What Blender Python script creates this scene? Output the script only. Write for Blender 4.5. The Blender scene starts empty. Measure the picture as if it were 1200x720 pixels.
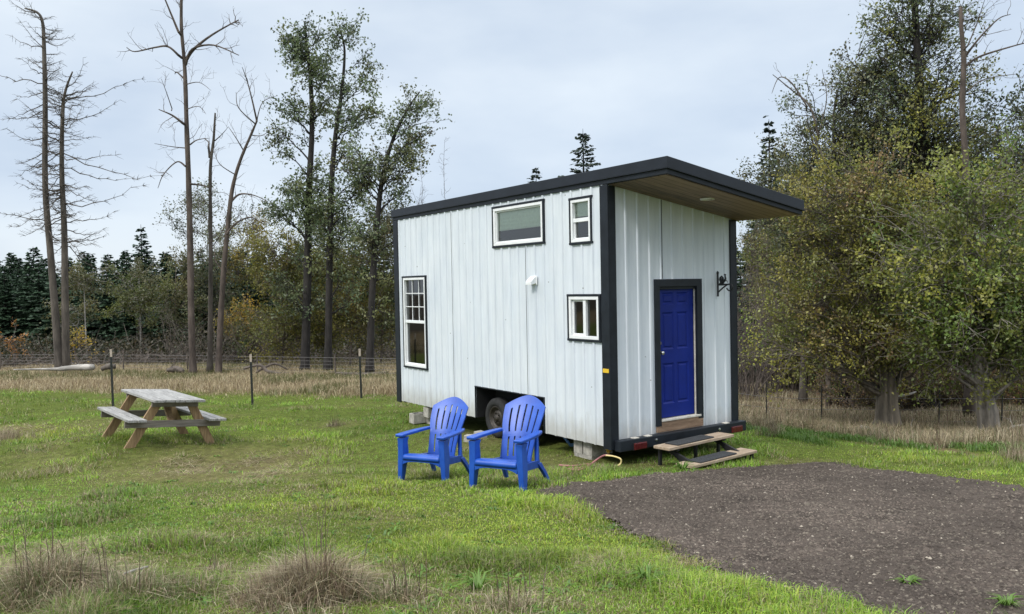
import bpy, math, random
import numpy as np
from mathutils import Matrix, Vector

C = bpy.context.scene.collection
rng = np.random.default_rng(7)
R = math.radians

# ------------------------------------------------------------------ camera model
F, PITCH, ROLL, CAMZ = 953.9, .024, .0189, 1.6
def ray(px, py):
    a = (px-600)/F; b = (py-360)/F; c, s = math.cos(ROLL), math.sin(ROLL)
    x = c*a-s*b; y = c*b+s*a; u = -y
    return np.array([x, math.cos(PITCH)+u*math.sin(PITCH), -math.sin(PITCH)+u*math.cos(PITCH)])
def at(px, py, D):
    """world point at forward distance D seen in direction px,py of the 1200x720 photograph"""
    r = ray(px, py); p = r*(D/r[1]); p[2] += CAMZ
    return p

# ------------------------------------------------------------------ value noise
def vnoise(x, y, seed=0):
    x = np.asarray(x, float); y = np.asarray(y, float)
    xi = np.floor(x).astype(np.int64); yi = np.floor(y).astype(np.int64)
    fx = x-xi; fy = y-yi; fx = fx*fx*(3-2*fx); fy = fy*fy*(3-2*fy)
    def h(a, b):
        n = (a*374761393 + b*668265263 + seed*1442695041) & 0xffffffff
        n = ((n ^ (n >> 13))*1274126177) & 0xffffffff
        return ((n ^ (n >> 16)) & 0xffff)/65535.0
    return (h(xi, yi)*(1-fx)+h(xi+1, yi)*fx)*(1-fy)+(h(xi, yi+1)*(1-fx)+h(xi+1, yi+1)*fx)*fy
def fbm(x, y, seed=0, o=3):
    t = 0; a = .5; n = 0
    for k in range(o):
        t = t+a*vnoise(np.asarray(x)*2**k, np.asarray(y)*2**k, seed+k*17); n += a; a *= .5
    return t/n
def sstep(a, b, x):
    t = np.clip((np.asarray(x, float)-a)/(b-a), 0, 1); return t*t*(3-2*t)

# ------------------------------------------------------------------ terrain
YL = [-40, 0, 4.4, 9, 10.5, 11.5, 13.5, 15, 20, 24, 31, 45, 80, 900]
ZL = [-.8, -1.5, -1.75, -2.22, -2.42, -2.53, -2.53, -2.6, -2.75, -2.85, -2.97, -3.5, -4.2, -4.2]
YR = [-40, 0, 4.4, 9, 10.5, 11.5, 13, 15, 18, 24, 33, 45, 80, 900]
ZR = [-.8, -1.5, -1.75, -2.22, -2.42, -2.56, -2.72, -2.95, -3.3, -3.75, -4.3, -5, -5.5, -5.5]
def Rz(a, b, c):
    ca, sa, cb, sb, cc, sc = math.cos(a), math.sin(a), math.cos(b), math.sin(b), math.cos(c), math.sin(c)
    return np.array([[ca,-sa,0],[sa,ca,0],[0,0,1]])@np.array([[1,0,0],[0,cb,-sb],[0,sb,cb]])@np.array([[cc,0,sc],[0,1,0],[-sc,0,cc]])
TABLE_P = np.array([-5.966, 13.592, -2.433+CAMZ]); TABLE_R = Rz(.685, .003, .094); TN = TABLE_R[:, 2]
def gz(x, y, detail=True):
    x = np.asarray(x, float); y = np.asarray(y, float)
    l = np.interp(y, YL, ZL); r = np.interp(y, YR, ZR); k = sstep(1.5, 7, x)
    z = l*(1-k)+r*k+CAMZ
    d2 = (x-TABLE_P[0])**2+(y-TABLE_P[1])**2; w = np.exp(-d2/3.2)
    zt = TABLE_P[2]-(TN[0]*(x-TABLE_P[0])+TN[1]*(y-TABLE_P[1]))/TN[2]
    z = z*(1-w)+zt*w
    if detail:
        z = z+(fbm(x*.55, y*.55, 3, 3)-.5)*.10*sstep(3, 7, np.hypot(x, y))*(1-.7*np.exp(-((x+.5)**2+(y-9.6)**2)/3))
    return z
def ground_px(px, py):
    r = ray(px, py); t0, t1 = 1., 400.
    for _ in range(60):
        t = (t0+t1)/2
        if CAMZ+r[2]*t > float(gz(r[0]*t, r[1]*t, False)): t0 = t
        else: t1 = t
    p = r*t0; p[2] = float(gz(p[0], p[1])); return p

# ------------------------------------------------------------------ mesh helpers
class MB:
    def __init__(s): s.v = []; s.f = []; s.m = []; s.c = []
    def add(s, vs, fs, m=0, col=None):
        o = len(s.v); s.v.extend([tuple(p) for p in vs]); s.f.extend([tuple(i+o for i in q) for q in fs]); s.m.extend([m]*len(fs))
        s.c.extend([col or (1, 1, 1)]*len(vs)); return s
    def box(s, x0, x1, y0, y1, z0, z1, m=0, M=None, col=None):
        v = [(x, y, z) for z in (z0, z1) for y in (y0, y1) for x in (x0, x1)]
        if M is not None: v = [tuple(np.asarray(M[0])@np.array(p)+np.asarray(M[1])) for p in v]
        return s.add(v, [(0,2,3,1),(4,5,7,6),(0,1,5,4),(2,6,7,3),(0,4,6,2),(1,3,7,5)], m, col)
    def bar(s, a, b, w, h, m=0, up=(0, 0, 1)):
        """a beam of section w x h from a to b"""
        a = np.array(a, float); b = np.array(b, float); d = b-a; L = np.linalg.norm(d); d /= L
        x = np.cross(d, up); x /= np.linalg.norm(x); z = np.cross(x, d)
        return s.box(-w/2, w/2, 0, L, -h/2, h/2, m, (np.stack([x, d, z], 1), a))
    def tube(s, pts, rad, n=6, m=0, col=None, cap=True):
        pts = np.asarray(pts, float); k = len(pts); rad = np.broadcast_to(rad, (k,))
        t = np.gradient(pts, axis=0); t /= np.linalg.norm(t, axis=1)[:, None]+1e-9
        ref = np.array([0, 0, 1.]) if abs(t[0][2]) < .9 else np.array([1., 0, 0])
        x = np.cross(t[0], ref); x /= np.linalg.norm(x); an = np.arange(n)*2*math.pi/n; vs = []
        for i in range(k):
            x = x-t[i]*(x@t[i]); x /= np.linalg.norm(x)+1e-9; y = np.cross(t[i], x)
            vs.append(pts[i]+rad[i]*(np.cos(an)[:, None]*x+np.sin(an)[:, None]*y))
        vs = np.concatenate(vs); fs = []
        for i in range(k-1):
            for j in range(n):
                j2 = (j+1) % n; fs.append((i*n+j, i*n+j2, (i+1)*n+j2, (i+1)*n+j))
        if cap: fs.append(tuple(range(n))[::-1]); fs.append(tuple((k-1)*n+j for j in range(n)))
        return s.add(vs, fs, m, col)
    def lathe(s, prof, n=28, m=0, ax='x', o=(0, 0, 0)):
        """profile of (r, h) turned about an axis"""
        vs = []
        for r, h in prof:
            for j in range(n):
                a = 2*math.pi*j/n; p = {'x': (h, r*math.cos(a), r*math.sin(a)), 'z': (r*math.cos(a), r*math.sin(a), h), 'y': (r*math.cos(a), h, r*math.sin(a))}[ax]
                vs.append(np.array(p)+o)
        k = len(prof); fs = [(i*n+j, i*n+(j+1) % n, (i+1)*n+(j+1) % n, (i+1)*n+j) for i in range(k-1) for j in range(n)]
        return s.add(vs, fs, m)
    def prism(s, poly, a, b, ax='y', m=0):
        """polygon in the plane across ax, pushed from a to b"""
        n = len(poly)
        def P(q, h): return {'y': (q[0], h, q[1]), 'x': (h, q[0], q[1]), 'z': (q[0], q[1], h)}[ax]
        vs = [P(q, a) for q in poly]+[P(q, b) for q in poly]
        fs = [tuple(range(n)), tuple(range(2*n-1, n-1, -1))]+[(i, i+n, (i+1) % n+n, (i+1) % n) for i in range(n)]
        return s.add(vs, fs, m)
    def build(s, name, mats, parent=None, bevel=0, smooth=False, loc=None, solid=0, seg=2):
        me = bpy.data.meshes.new(name); v = np.array(s.v, float)
        if loc is not None: v = v-np.asarray(loc)
        me.from_pydata(v.tolist(), [], s.f); me.update()
        for m in (mats if isinstance(mats, (list, tuple)) else [mats]): me.materials.append(m)
        me.polygons.foreach_set('material_index', s.m)
        if any(c != (1, 1, 1) for c in s.c):
            a = me.color_attributes.new('col', 'FLOAT_COLOR', 'POINT'); a.data.foreach_set('color', np.c_[np.array(s.c, float), np.ones(len(s.c))].ravel())
        o = link(name, me, parent, loc)
        import bmesh
        bm = bmesh.new(); bm.from_mesh(me); bmesh.ops.recalc_face_normals(bm, faces=bm.faces); bm.to_mesh(me); bm.free()
        if solid:
            d = o.modifiers.new('solid', 'SOLIDIFY'); d.thickness = solid; d.offset = 0
        if bevel:
            d = o.modifiers.new('bevel', 'BEVEL'); d.width = bevel; d.segments = seg; d.limit_method = 'ANGLE'; d.angle_limit = R(35)
        if smooth: me.polygons.foreach_set('use_smooth', [True]*len(me.polygons))
        return o
def link(name, me, parent=None, loc=None):
    o = bpy.data.objects.new(name, me); C.objects.link(o)
    if loc is not None: o.location = [float(q) for q in loc]
    if parent is not None: o.parent = parent
    return o
def np_mesh(name, v, f, col, mat, smooth=False):
    """mesh from arrays: v (n,3); f list of (m,k) arrays; col (n,3)"""
    me = bpy.data.meshes.new(name); v = np.asarray(v, np.float32)
    loops = np.concatenate([q.ravel() for q in f]).astype(np.int32)
    sizes = np.concatenate([np.full(len(q), q.shape[1]) for q in f]).astype(np.int32)
    me.vertices.add(len(v)); me.vertices.foreach_set('co', v.ravel()); me.loops.add(len(loops)); me.loops.foreach_set('vertex_index', loops)
    me.polygons.add(len(sizes)); me.polygons.foreach_set('loop_start', np.r_[0, np.cumsum(sizes)[:-1]].astype(np.int32)); me.polygons.foreach_set('loop_total', sizes)
    if smooth: me.polygons.foreach_set('use_smooth', np.ones(len(sizes), bool))
    me.update(calc_edges=True)
    if col is not None:
        a = me.color_attributes.new('col', 'FLOAT_COLOR', 'POINT'); a.data.foreach_set('color', np.c_[col, np.ones(len(v))].astype(np.float32).ravel())
    me.materials.append(mat); return me
def thing(name, label, cat, loc=(0, 0, 0), group=None, rot=None):
    o = bpy.data.objects.new(name, None); C.objects.link(o); o.location = [float(q) for q in loc]; o.empty_display_size = .2
    if rot is not None: o.rotation_euler = rot
    return tag(o, label, cat, group)
def tag(o, label=None, cat=None, group=None, kind=None):
    if label: o['label'] = label
    if cat: o['category'] = cat
    if group: o['group'] = group
    if kind: o['kind'] = kind
    return o
def dup(root, loc, rotz=0, scale=1, label=None):
    r = root.copy(); C.objects.link(r); r.location = [float(q) for q in loc]; r.rotation_euler = (0, 0, rotz); r.scale = (scale,)*3 if not isinstance(scale, tuple) else scale
    if label: r['label'] = label
    for ch in list(root.children):
        c = ch.copy(); C.objects.link(c); c.parent = r
        for g in list(ch.children):
            d = g.copy(); C.objects.link(d); d.parent = c
    return r

# ------------------------------------------------------------------ materials
def new_mat(name):
    m = bpy.data.materials.new(name); m.use_nodes = True; nt = m.node_tree; b = nt.nodes['Principled BSDF']; return m, nt, b
def pbr(name, base, rough=.6, var=.15, scale=6, stretch=(1, 1, 1), bump=0, metal=0, spec=.5, col2=None, lo=.35, hi=.65, coat=0, bscale=None):
    m, nt, b = new_mat(name); N = nt.nodes; L = nt.links
    tc = N.new('ShaderNodeTexCoord'); mp = N.new('ShaderNodeMapping'); mp.inputs['Scale'].default_value = stretch; L.new(tc.outputs['Object'], mp.inputs[0])
    nz = N.new('ShaderNodeTexNoise'); nz.inputs['Scale'].default_value = scale; nz.inputs['Detail'].default_value = 6; nz.inputs['Roughness'].default_value = .65; L.new(mp.outputs[0], nz.inputs['Vector'])
    rp = N.new('ShaderNodeValToRGB'); e = rp.color_ramp.elements; e[0].position = lo; e[1].position = hi
    c2 = col2 or tuple(min(1, c*(1+var)) for c in base); c1 = base if col2 else tuple(c*(1-var) for c in base)
    e[0].color = (*c1, 1); e[1].color = (*c2, 1); L.new(nz.outputs['Fac'], rp.inputs[0]); L.new(rp.outputs[0], b.inputs['Base Color'])
    b.inputs['Roughness'].default_value = rough; b.inputs['Metallic'].default_value = metal; b.inputs['Specular IOR Level'].default_value = spec; b.inputs['Coat Weight'].default_value = coat
    if bump:
        nb = nz
        if bscale:
            nb = N.new('ShaderNodeTexNoise'); nb.inputs['Scale'].default_value = bscale; nb.inputs['Detail'].default_value = 4; L.new(mp.outputs[0], nb.inputs['Vector'])
        bp = N.new('ShaderNodeBump'); bp.inputs['Strength'].default_value = bump; bp.inputs['Distance'].default_value = .02; L.new(nb.outputs['Fac'], bp.inputs['Height']); L.new(bp.outputs[0], b.inputs['Normal'])
    return m
def leaf_mat(name, trans=.3, rough=.6):
    m, nt, b = new_mat(name); N = nt.nodes; L = nt.links; N.remove(b); out = N['Material Output']
    at_ = N.new('ShaderNodeAttribute'); at_.attribute_name = 'col'
    d = N.new('ShaderNodeBsdfDiffuse'); t = N.new('ShaderNodeBsdfTranslucent'); g = N.new('ShaderNodeBsdfGlossy'); g.inputs['Roughness'].default_value = .5
    mx = N.new('ShaderNodeMixShader'); mx.inputs[0].default_value = trans; L.new(at_.outputs['Color'], d.inputs[0]); L.new(at_.outputs['Color'], t.inputs[0])
    L.new(d.outputs[0], mx.inputs[1]); L.new(t.outputs[0], mx.inputs[2])
    m2 = N.new('ShaderNodeMixShader'); m2.inputs[0].default_value = .04; L.new(mx.outputs[0], m2.inputs[1]); L.new(g.outputs[0], m2.inputs[2]); L.new(m2.outputs[0], out.inputs[0])
    return m
def wood(name, c1, c2, axis_scale, rough=.75, bump=.3):
    """grain drawn out along one object axis"""
    m, nt, b = new_mat(name); N = nt.nodes; L = nt.links
    tc = N.new('ShaderNodeTexCoord'); mp = N.new('ShaderNodeMapping'); mp.inputs['Scale'].default_value = axis_scale; L.new(tc.outputs['Object'], mp.inputs[0])
    nz = N.new('ShaderNodeTexNoise'); nz.inputs['Scale'].default_value = 3; nz.inputs['Detail'].default_value = 8; nz.inputs['Roughness'].default_value = .7; nz.inputs['Distortion'].default_value = .6; L.new(mp.outputs[0], nz.inputs['Vector'])
    rp = N.new('ShaderNodeValToRGB'); e = rp.color_ramp.elements; e[0].position = .33; e[1].position = .68; e[0].color = (*c1, 1); e[1].color = (*c2, 1)
    L.new(nz.outputs['Fac'], rp.inputs[0]); L.new(rp.outputs[0], b.inputs['Base Color']); b.inputs['Roughness'].default_value = rough
    bp = N.new('ShaderNodeBump'); bp.inputs['Strength'].default_value = bump; bp.inputs['Distance'].default_value = .01; L.new(nz.outputs['Fac'], bp.inputs['Height']); L.new(bp.outputs[0], b.inputs['Normal'])
    return m
def siding_mat():
    m, nt, b = new_mat('white_siding'); N = nt.nodes; L = nt.links
    tc = N.new('ShaderNodeTexCoord')
    def noise(sc, st, det=5):
        mp = N.new('ShaderNodeMapping'); mp.inputs['Scale'].default_value = st; L.new(tc.outputs['Object'], mp.inputs[0])
        n = N.new('ShaderNodeTexNoise'); n.inputs['Scale'].default_value = sc; n.inputs['Detail'].default_value = det; n.inputs['Roughness'].default_value = .65; L.new(mp.outputs[0], n.inputs['Vector']); return n
    s = noise(2.2, (4, 4, .35)); bl = noise(1.6, (1, 1, 1)); 
    r1 = N.new('ShaderNodeValToRGB'); e = r1.color_ramp.elements; e[0].position = .3; e[1].position = .62; e[0].color = (.58, .62, .66, 1); e[1].color = (.68, .72, .755, 1); L.new(s.outputs['Fac'], r1.inputs[0])
    r2 = N.new('ShaderNodeValToRGB'); e = r2.color_ramp.elements; e[0].position = .35; e[1].position = .6; e[0].color = (.94, .955, .975, 1); e[1].color = (1, 1, 1, 1); L.new(bl.outputs['Fac'], r2.inputs[0])
    mx = N.new('ShaderNodeMix'); mx.data_type = 'RGBA'; mx.blend_type = 'MULTIPLY'; mx.inputs['Factor'].default_value = 1; L.new(r1.outputs[0], mx.inputs['A']); L.new(r2.outputs[0], mx.inputs['B'])
    sx = N.new('ShaderNodeSeparateXYZ'); L.new(tc.outputs['Object'], sx.inputs[0]); dn = noise(5, (1.5, 1.5, .6)); ma = N.new('ShaderNodeMath'); ma.operation = 'MULTIPLY_ADD'; ma.inputs[1].default_value = -.55; L.new(dn.outputs['Fac'], ma.inputs[0]); L.new(sx.outputs['Z'], ma.inputs[2])
    rd = N.new('ShaderNodeMapRange'); rd.inputs[1].default_value = -.22; rd.inputs[2].default_value = .12; rd.inputs[3].default_value = .55; rd.inputs[4].default_value = 0; L.new(ma.outputs[0], rd.inputs[0])
    m3 = N.new('ShaderNodeMix'); m3.data_type = 'RGBA'; m3.inputs['B'].default_value = (.34, .31, .25, 1); L.new(rd.outputs[0], m3.inputs['Factor']); L.new(mx.outputs['Result'], m3.inputs['A'])
    vo = N.new('ShaderNodeTexVoronoi'); vo.inputs['Scale'].default_value = 3.2; L.new(tc.outputs['Object'], vo.inputs['Vector']); lt = N.new('ShaderNodeMath'); lt.operation = 'LESS_THAN'; lt.inputs[1].default_value = .035; L.new(vo.outputs['Distance'], lt.inputs[0])
    m4 = N.new('ShaderNodeMix'); m4.data_type = 'RGBA'; m4.inputs['B'].default_value = (.25, .25, .25, 1); L.new(lt.outputs[0], m4.inputs['Factor']); L.new(m3.outputs['Result'], m4.inputs['A']); L.new(m4.outputs['Result'], b.inputs['Base Color']); b.inputs['Roughness'].default_value = .45; b.inputs['Specular IOR Level'].default_value = .4
    nb = noise(3, (1, 1, .5), 2); bp = N.new('ShaderNodeBump'); bp.inputs['Strength'].default_value = .25; bp.inputs['Distance'].default_value = .02; L.new(nb.outputs['Fac'], bp.inputs['Height']); L.new(bp.outputs[0], b.inputs['Normal'])
    return m
def glass_mat():
    m, nt, b = new_mat('window_glass'); N = nt.nodes; L = nt.links; N.remove(b); out = N['Material Output']
    t = N.new('ShaderNodeBsdfTransparent'); t.inputs[0].default_value = (.86, .90, .88, 1); g = N.new('ShaderNodeBsdfGlossy'); g.inputs['Roughness'].default_value = .02; g.inputs[0].default_value = (1, 1, 1, 1)
    fr = N.new('ShaderNodeFresnel'); fr.inputs[0].default_value = 1.6; mx = N.new('ShaderNodeMixShader'); ad = N.new('ShaderNodeMath'); ad.inputs[1].default_value = .05; L.new(fr.outputs[0], ad.inputs[0]); L.new(ad.outputs[0], mx.inputs[0]); L.new(t.outputs[0], mx.inputs[1]); L.new(g.outputs[0], mx.inputs[2]); L.new(mx.outputs[0], out.inputs[0])
    return m
def plank_mat():
    """soffit boards across the roof, each board its own tone"""
    m, nt, b = new_mat('soffit_boards'); N = nt.nodes; L = nt.links
    tc = N.new('ShaderNodeTexCoord'); sp = N.new('ShaderNodeSeparateXYZ'); L.new(tc.outputs['Object'], sp.inputs[0])
    mu = N.new('ShaderNodeMath'); mu.operation = 'MULTIPLY'; mu.inputs[1].default_value = 1/.14; L.new(sp.outputs['Y'], mu.inputs[0])
    fl = N.new('ShaderNodeMath'); fl.operation = 'FLOOR'; L.new(mu.outputs[0], fl.inputs[0]); frc = N.new('ShaderNodeMath'); frc.operation = 'FRACT'; L.new(mu.outputs[0], frc.inputs[0])
    wn = N.new('ShaderNodeTexWhiteNoise'); wn.noise_dimensions = '1D'; L.new(fl.outputs[0], wn.inputs['W'])
    mp = N.new('ShaderNodeMapping'); mp.inputs['Scale'].default_value = (1.2, 14, 1); L.new(tc.outputs['Object'], mp.inputs[0])
    nz = N.new('ShaderNodeTexNoise'); nz.inputs['Scale'].default_value = 3; nz.inputs['Detail'].default_value = 7; L.new(mp.outputs[0], nz.inputs['Vector'])
    ad = N.new('ShaderNodeMath'); ad.operation = 'MULTIPLY_ADD'; ad.inputs[1].default_value = .6; L.new(wn.outputs['Value'], ad.inputs[0]); L.new(nz.outputs['Fac'], ad.inputs[2])
    rp = N.new('ShaderNodeValToRGB'); e = rp.color_ramp.elements; e[0].position = .35; e[1].position = 1; e[0].color = (.075, .05, .035, 1); e[1].color = (.34, .23, .15, 1); L.new(ad.outputs[0], rp.inputs[0])
    gt = N.new('ShaderNodeMath'); gt.operation = 'GREATER_THAN'; gt.inputs[1].default_value = .07; L.new(frc.outputs[0], gt.inputs[0])
    mx = N.new('ShaderNodeMix'); mx.data_type = 'RGBA'; mx.inputs['A'].default_value = (.03, .018, .01, 1); L.new(gt.outputs[0], mx.inputs['Factor']); L.new(rp.outputs[0], mx.inputs['B']); L.new(mx.outputs['Result'], b.inputs['Base Color'])
    b.inputs['Roughness'].default_value = .6
    return m
M = dict(
 siding=siding_mat(), trim=pbr('charcoal_trim', (.011, .0145, .020), .5, .3, 4, spec=.3), fascia=pbr('charcoal_fascia', (.010, .013, .019), .42, .25, 3, spec=.35),
 soffit=plank_mat(), white=pbr('white_vinyl', (.78, .79, .79), .35, .05, 5), glass=glass_mat(), blind=pbr('blind_fabric', (.74, .82, .70), .9, .06, 20),
 inner=pbr('dim_interior', (.24, .23, .21), .9, .2, 3), door=pbr('blue_door_paint', (.003, .016, .18), .5, .12, 3, bump=.05, spec=.25), metal=pbr('brushed_metal', (.6, .6, .58), .3, .1, 30, metal=1),
 raw=wood('raw_timber', (.14, .085, .05), (.33, .22, .14), (1, 8, 8)), sill=pbr('pale_sill', (.55, .52, .46), .6, .2, 10), black=pbr('black_steel', (.012, .012, .014), .5, .3, 10),
 red=pbr('red_lens', (.085, .012, .013), .25, .3, 30), tyre=pbr('tyre_rubber', (.018, .018, .018), .85, .3, 20, bump=.2), rim=pbr('rusty_rim', (.05, .042, .035), .55, .5, 25, metal=.4),
 dark=pbr('dark_underside', (.012, .012, .013), .9, .3, 5), yellow=pbr('yellow_tag', (.75, .48, .03), .5, .05, 9), concrete=pbr('concrete', (.36, .34, .30), .9, .3, 14, bump=.4, bscale=60),
 chair=pbr('blue_plastic', (.006, .055, .33), .40, .12, 5, col2=(.015, .088, .44), bump=.03, bscale=80), plank=wood('weathered_plank', (.13, .125, .12), (.42, .41, .39), (14, 1, 6)), grey_plank=wood('weathered_beam', (.10, .085, .07), (.26, .23, .20), (1, 14, 14)),
 leg=wood('treated_leg', (.17, .10, .05), (.38, .26, .135), (9, 9, 1.2)), tread=wood('tread_wood', (.24, .16, .10), (.48, .39, .29), (1.2, 14, 8)), mat=pbr('grey_mat', (.045, .048, .052), .95, .5, 90, bump=1, bscale=140),
 hose=pbr('red_hose', (.30, .12, .12), .5, .2, 20), bhose=pbr('blue_hose', (.03, .09, .18), .4, .3, 20), brass=pbr('brass', (.6, .42, .12), .35, .1, 20, metal=1), yhose=pbr('yellow_hose', (.62, .5, .22), .5, .1, 20),
 bark=pbr('grey_bark', (.085, .072, .06), .95, .5, 5, (1, 1, .25), bump=1, bscale=9), darkbark=pbr('dark_bark', (.024, .021, .019), .95, .5, 6, (1, 1, .3), bump=1, bscale=9), redbark=pbr('reddish_bark', (.085, .066, .055), .95, .5, 5, (1, 1, .3), bump=1, bscale=8),
 oldbark=pbr('mossy_bark', (.05, .045, .038), .95, .5, 7, (1, 1, .12), bump=1.6, bscale=8, col2=(.36, .32, .27), lo=.3, hi=.75), mossbark=pbr('dark_mossy_bark', (.028, .026, .021), .95, .5, 7, (1, 1, .12), bump=1.6, bscale=8, col2=(.24, .205, .16), lo=.3, hi=.75), palebark=pbr('pale_bark', (.30, .28, .25), .9, .4, 8, (1, 1, .4)), twig=pbr('twig', (.11, .09, .075), .95, .4, 8), bleached=pbr('bleached_wood', (.33, .31, .28), .9, .4, 4, (.3, 1, 1), bump=.8, bscale=12),
 leaf=leaf_mat('leaf', .42), needle=leaf_mat('needle', .12), grass=leaf_mat('grass_blade', .3), steel=pbr('galvanised_wire', (.16, .15, .145), .6, .2, 20), post=pbr('post_paint', (.02, .022, .02), .6, .3, 20), tip=pbr('post_tip', (.42, .35, .29), .6, .2, 20),
 stone=None)
def stone_mat():
    m, nt, b = new_mat('loose_stone'); a = nt.nodes.new('ShaderNodeAttribute'); a.attribute_name = 'col'; nt.links.new(a.outputs['Color'], b.inputs['Base Color']); b.inputs['Roughness'].default_value = .9; b.inputs['Specular IOR Level'].default_value = .2; return m
M['stone'] = stone_mat()

# ------------------------------------------------------------------ the tiny house
A_, X0, Y0, Z0 = .6063, 1.3458, 11.2674, -2.2558+CAMZ
L_, W_, HL, SL = 6.50, 2.615, 3.655, -.156
house = thing('tiny_house', 'white metal clad tiny house on wheels with overhanging charcoal roof and blue door', 'tiny house', (X0, Y0, Z0), rot=(0, 0, A_))
def HZ(x): return HL+SL*x
RIB = .2286
def ribs(n0, n1):
    """breakpoints and outward heights of a ribbed metal sheet"""
    out = [(n0, 0)]; k = 0; p = n0+.10
    while p+.03 < n1:
        out += [(p-.028, 0), (p-.014, .020), (p+.014, .020), (p+.028, 0)]; p += RIB
        
    out.append((n1, 0)); return out
def sheet(mb, n0, n1, top, holes, place, seams=()):
    pr = ribs(n0, n1); xs = sorted(set([round(a, 4) for a, _ in pr]+[round(h, 4) for q in holes for h in q[:2] if n0 < h < n1])); rx = [a for a, _ in pr]; ry = [b for _, b in pr]
    zs = sorted(set([0.]+[h for q in holes for h in q[2:] if h > 0]+[.6, 1.4, 2.2, 3.0]))
    V = {}; vs = []; fs = []
    def vid(i, j):
        if (i, j) not in V:
            z = min(zs[j], top(xs[i])) if j < len(zs) else top(xs[i]); V[(i, j)] = len(vs); vs.append(place(xs[i], z, float(np.interp(xs[i], rx, ry))))
        return V[(i, j)]
    for i in range(len(xs)-1):
        for j in range(len(zs)):
            cx = (xs[i]+xs[i+1])/2; z1 = zs[j+1] if j+1 < len(zs) else 99; cz = (zs[j]+min(z1, top(cx)))/2
            if zs[j] >= top(cx): continue
            if any(a < cx < b and c < cz < d for a, b, c, d in holes): continue
            fs.append((vid(i, j), vid(i+1, j), vid(i+1, j+1), vid(i, j+1)))
    mb.add(vs, fs)
WIN = {'A': (5.20, 6.17, .70, 2.52), 'B': (1.43, 2.86, 2.914, 3.60), 'C': (.31, .815, 2.857, 3.54), 'D': (.16, .895, 1.458, 2.142)}
WELL = (1.53, 3.50, 0, .54)
DOOR = (.90, 1.80, .12, 2.28)
s = MB(); ins = .03
sheet(s, 0, L_, lambda v: HL, [(a+ins, b-ins, c+ins, d-ins) for a, b, c, d in WIN.values()]+[WELL], lambda n, z, h: (-h, n, z))
s.build('siding', M['siding'], house, solid=.004)
s = MB(); sheet(s, 0, W_, HZ, [DOOR], lambda n, z, h: (n, -h*.7, z)); s.build('siding', M['siding'], house, solid=.004)
s = MB(); sheet(s, 0, W_, HZ, [], lambda n, z, h: (n, L_+h, z)); s.build('siding', M['siding'], house, solid=.004)
s = MB(); sheet(s, 0, L_, lambda v: HZ(W_), [], lambda n, z, h: (W_+h, n, z)); s.build('siding', M['siding'], house, solid=.004)
# panel seams: thin joints where sheets lap
s = MB()
for v in (1.93, 4.215):
    s = MB(); s.box(-.0245, -.0205, v-.004, v+.004, .56 if v < 3 else .01, 2.9 if v < 3 else HL-.01); s.build('panel_seam', M['trim'], house)
s = MB(); s.box(1.015-.004, 1.015+.004, -.0245, -.0205, 2.34, HZ(1.015)-.01); s.build('panel_seam', M['trim'], house)
# floor, inner lining
s = MB(); s.box(.42, W_-.02, .02, L_-.02, .03, .10); s.box(.02, .4195, .02, WELL[0]-.012, .03, .10); s.box(.02, .4195, WELL[1]+.012, L_-.02, .03, .10); s.build('floor', M['inner'], house)
s = MB(); s.box(.42, W_-.10, .10, L_-.1, .12, .13); s.box(W_-.12, W_-.10, .1, L_-.1, .13, 3.15); s.box(.1, W_-.1, L_-.12, L_-.1, .13, 3.1); s.box(.1, .84, .10, .12, .13, 3.1); s.box(1.86, W_-.1, .10, .12, .13, 3.1); s.box(.10, W_-.1, 2.9, 2.92, 2.35, 3.1)
s.build('lining', M['inner'], house)
# corner trims: angles on both faces
def corner(name, boxes):
    s = MB(); [s.box(*b) for b in boxes]; s.build(name, M['trim'], house, bevel=.004)
t = .026
corner('corner_trim', [(-t, 0, -t, .14, -.03, HL-.005), (0.0, .12, -t, 0, -.03, HL-.02)])
corner('corner_trim', [(-t, 0, L_-.15, L_+t, -.03, HL-.005), (0.0, .14, L_, L_+t, -.03, HL-.02)])
corner('corner_trim', [(W_, W_+t, -t, .14, -.03, HZ(W_)-.005), (W_-.12, W_, -t, 0, -.02, HZ(W_)+.0)])
corner('corner_trim', [(W_, W_+t, L_-.14, L_+t, -.03, HZ(W_)-.005), (W_-.14, W_, L_, L_+t, -.02, HZ(W_)+.0)])
s = MB(); s.box(-.034, -.0265, -.005, .115, 1.045, 1.10); s.build('utility_tag', M['yellow'], house)
# roof
RU0, RU1, RV0, RV1 = -.05, W_+.12, -1.19, L_+.06
def slab(mb, u0, u1, v0, v1, off, th):
    vs = [(u, v, HL+SL*u+off-k) for k in (0, th) for (u, v) in ((u0, v0), (u1, v0), (u1, v1), (u0, v1))]
    mb.add(vs, [(0, 1, 2, 3), (7, 6, 5, 4), (0, 4, 5, 1), (1, 5, 6, 2), (2, 6, 7, 3), (3, 7, 4, 0)])
s = MB(); slab(s, RU0, RU1, RV0, RV1, .212, .146); roof = s.build('roof', M['fascia'], house, bevel=.006)
s = MB(); slab(s, RU0+.022, RU1-.022, RV0+.022, RV1-.022, .0655, .065); s.build('sub_fascia', M['trim'], roof)
s = MB(); slab(s, RU0+.062, RU1-.05, RV0+.06, -.03, -.002, .006); s.build('soffit', M['soffit'], roof)
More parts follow.
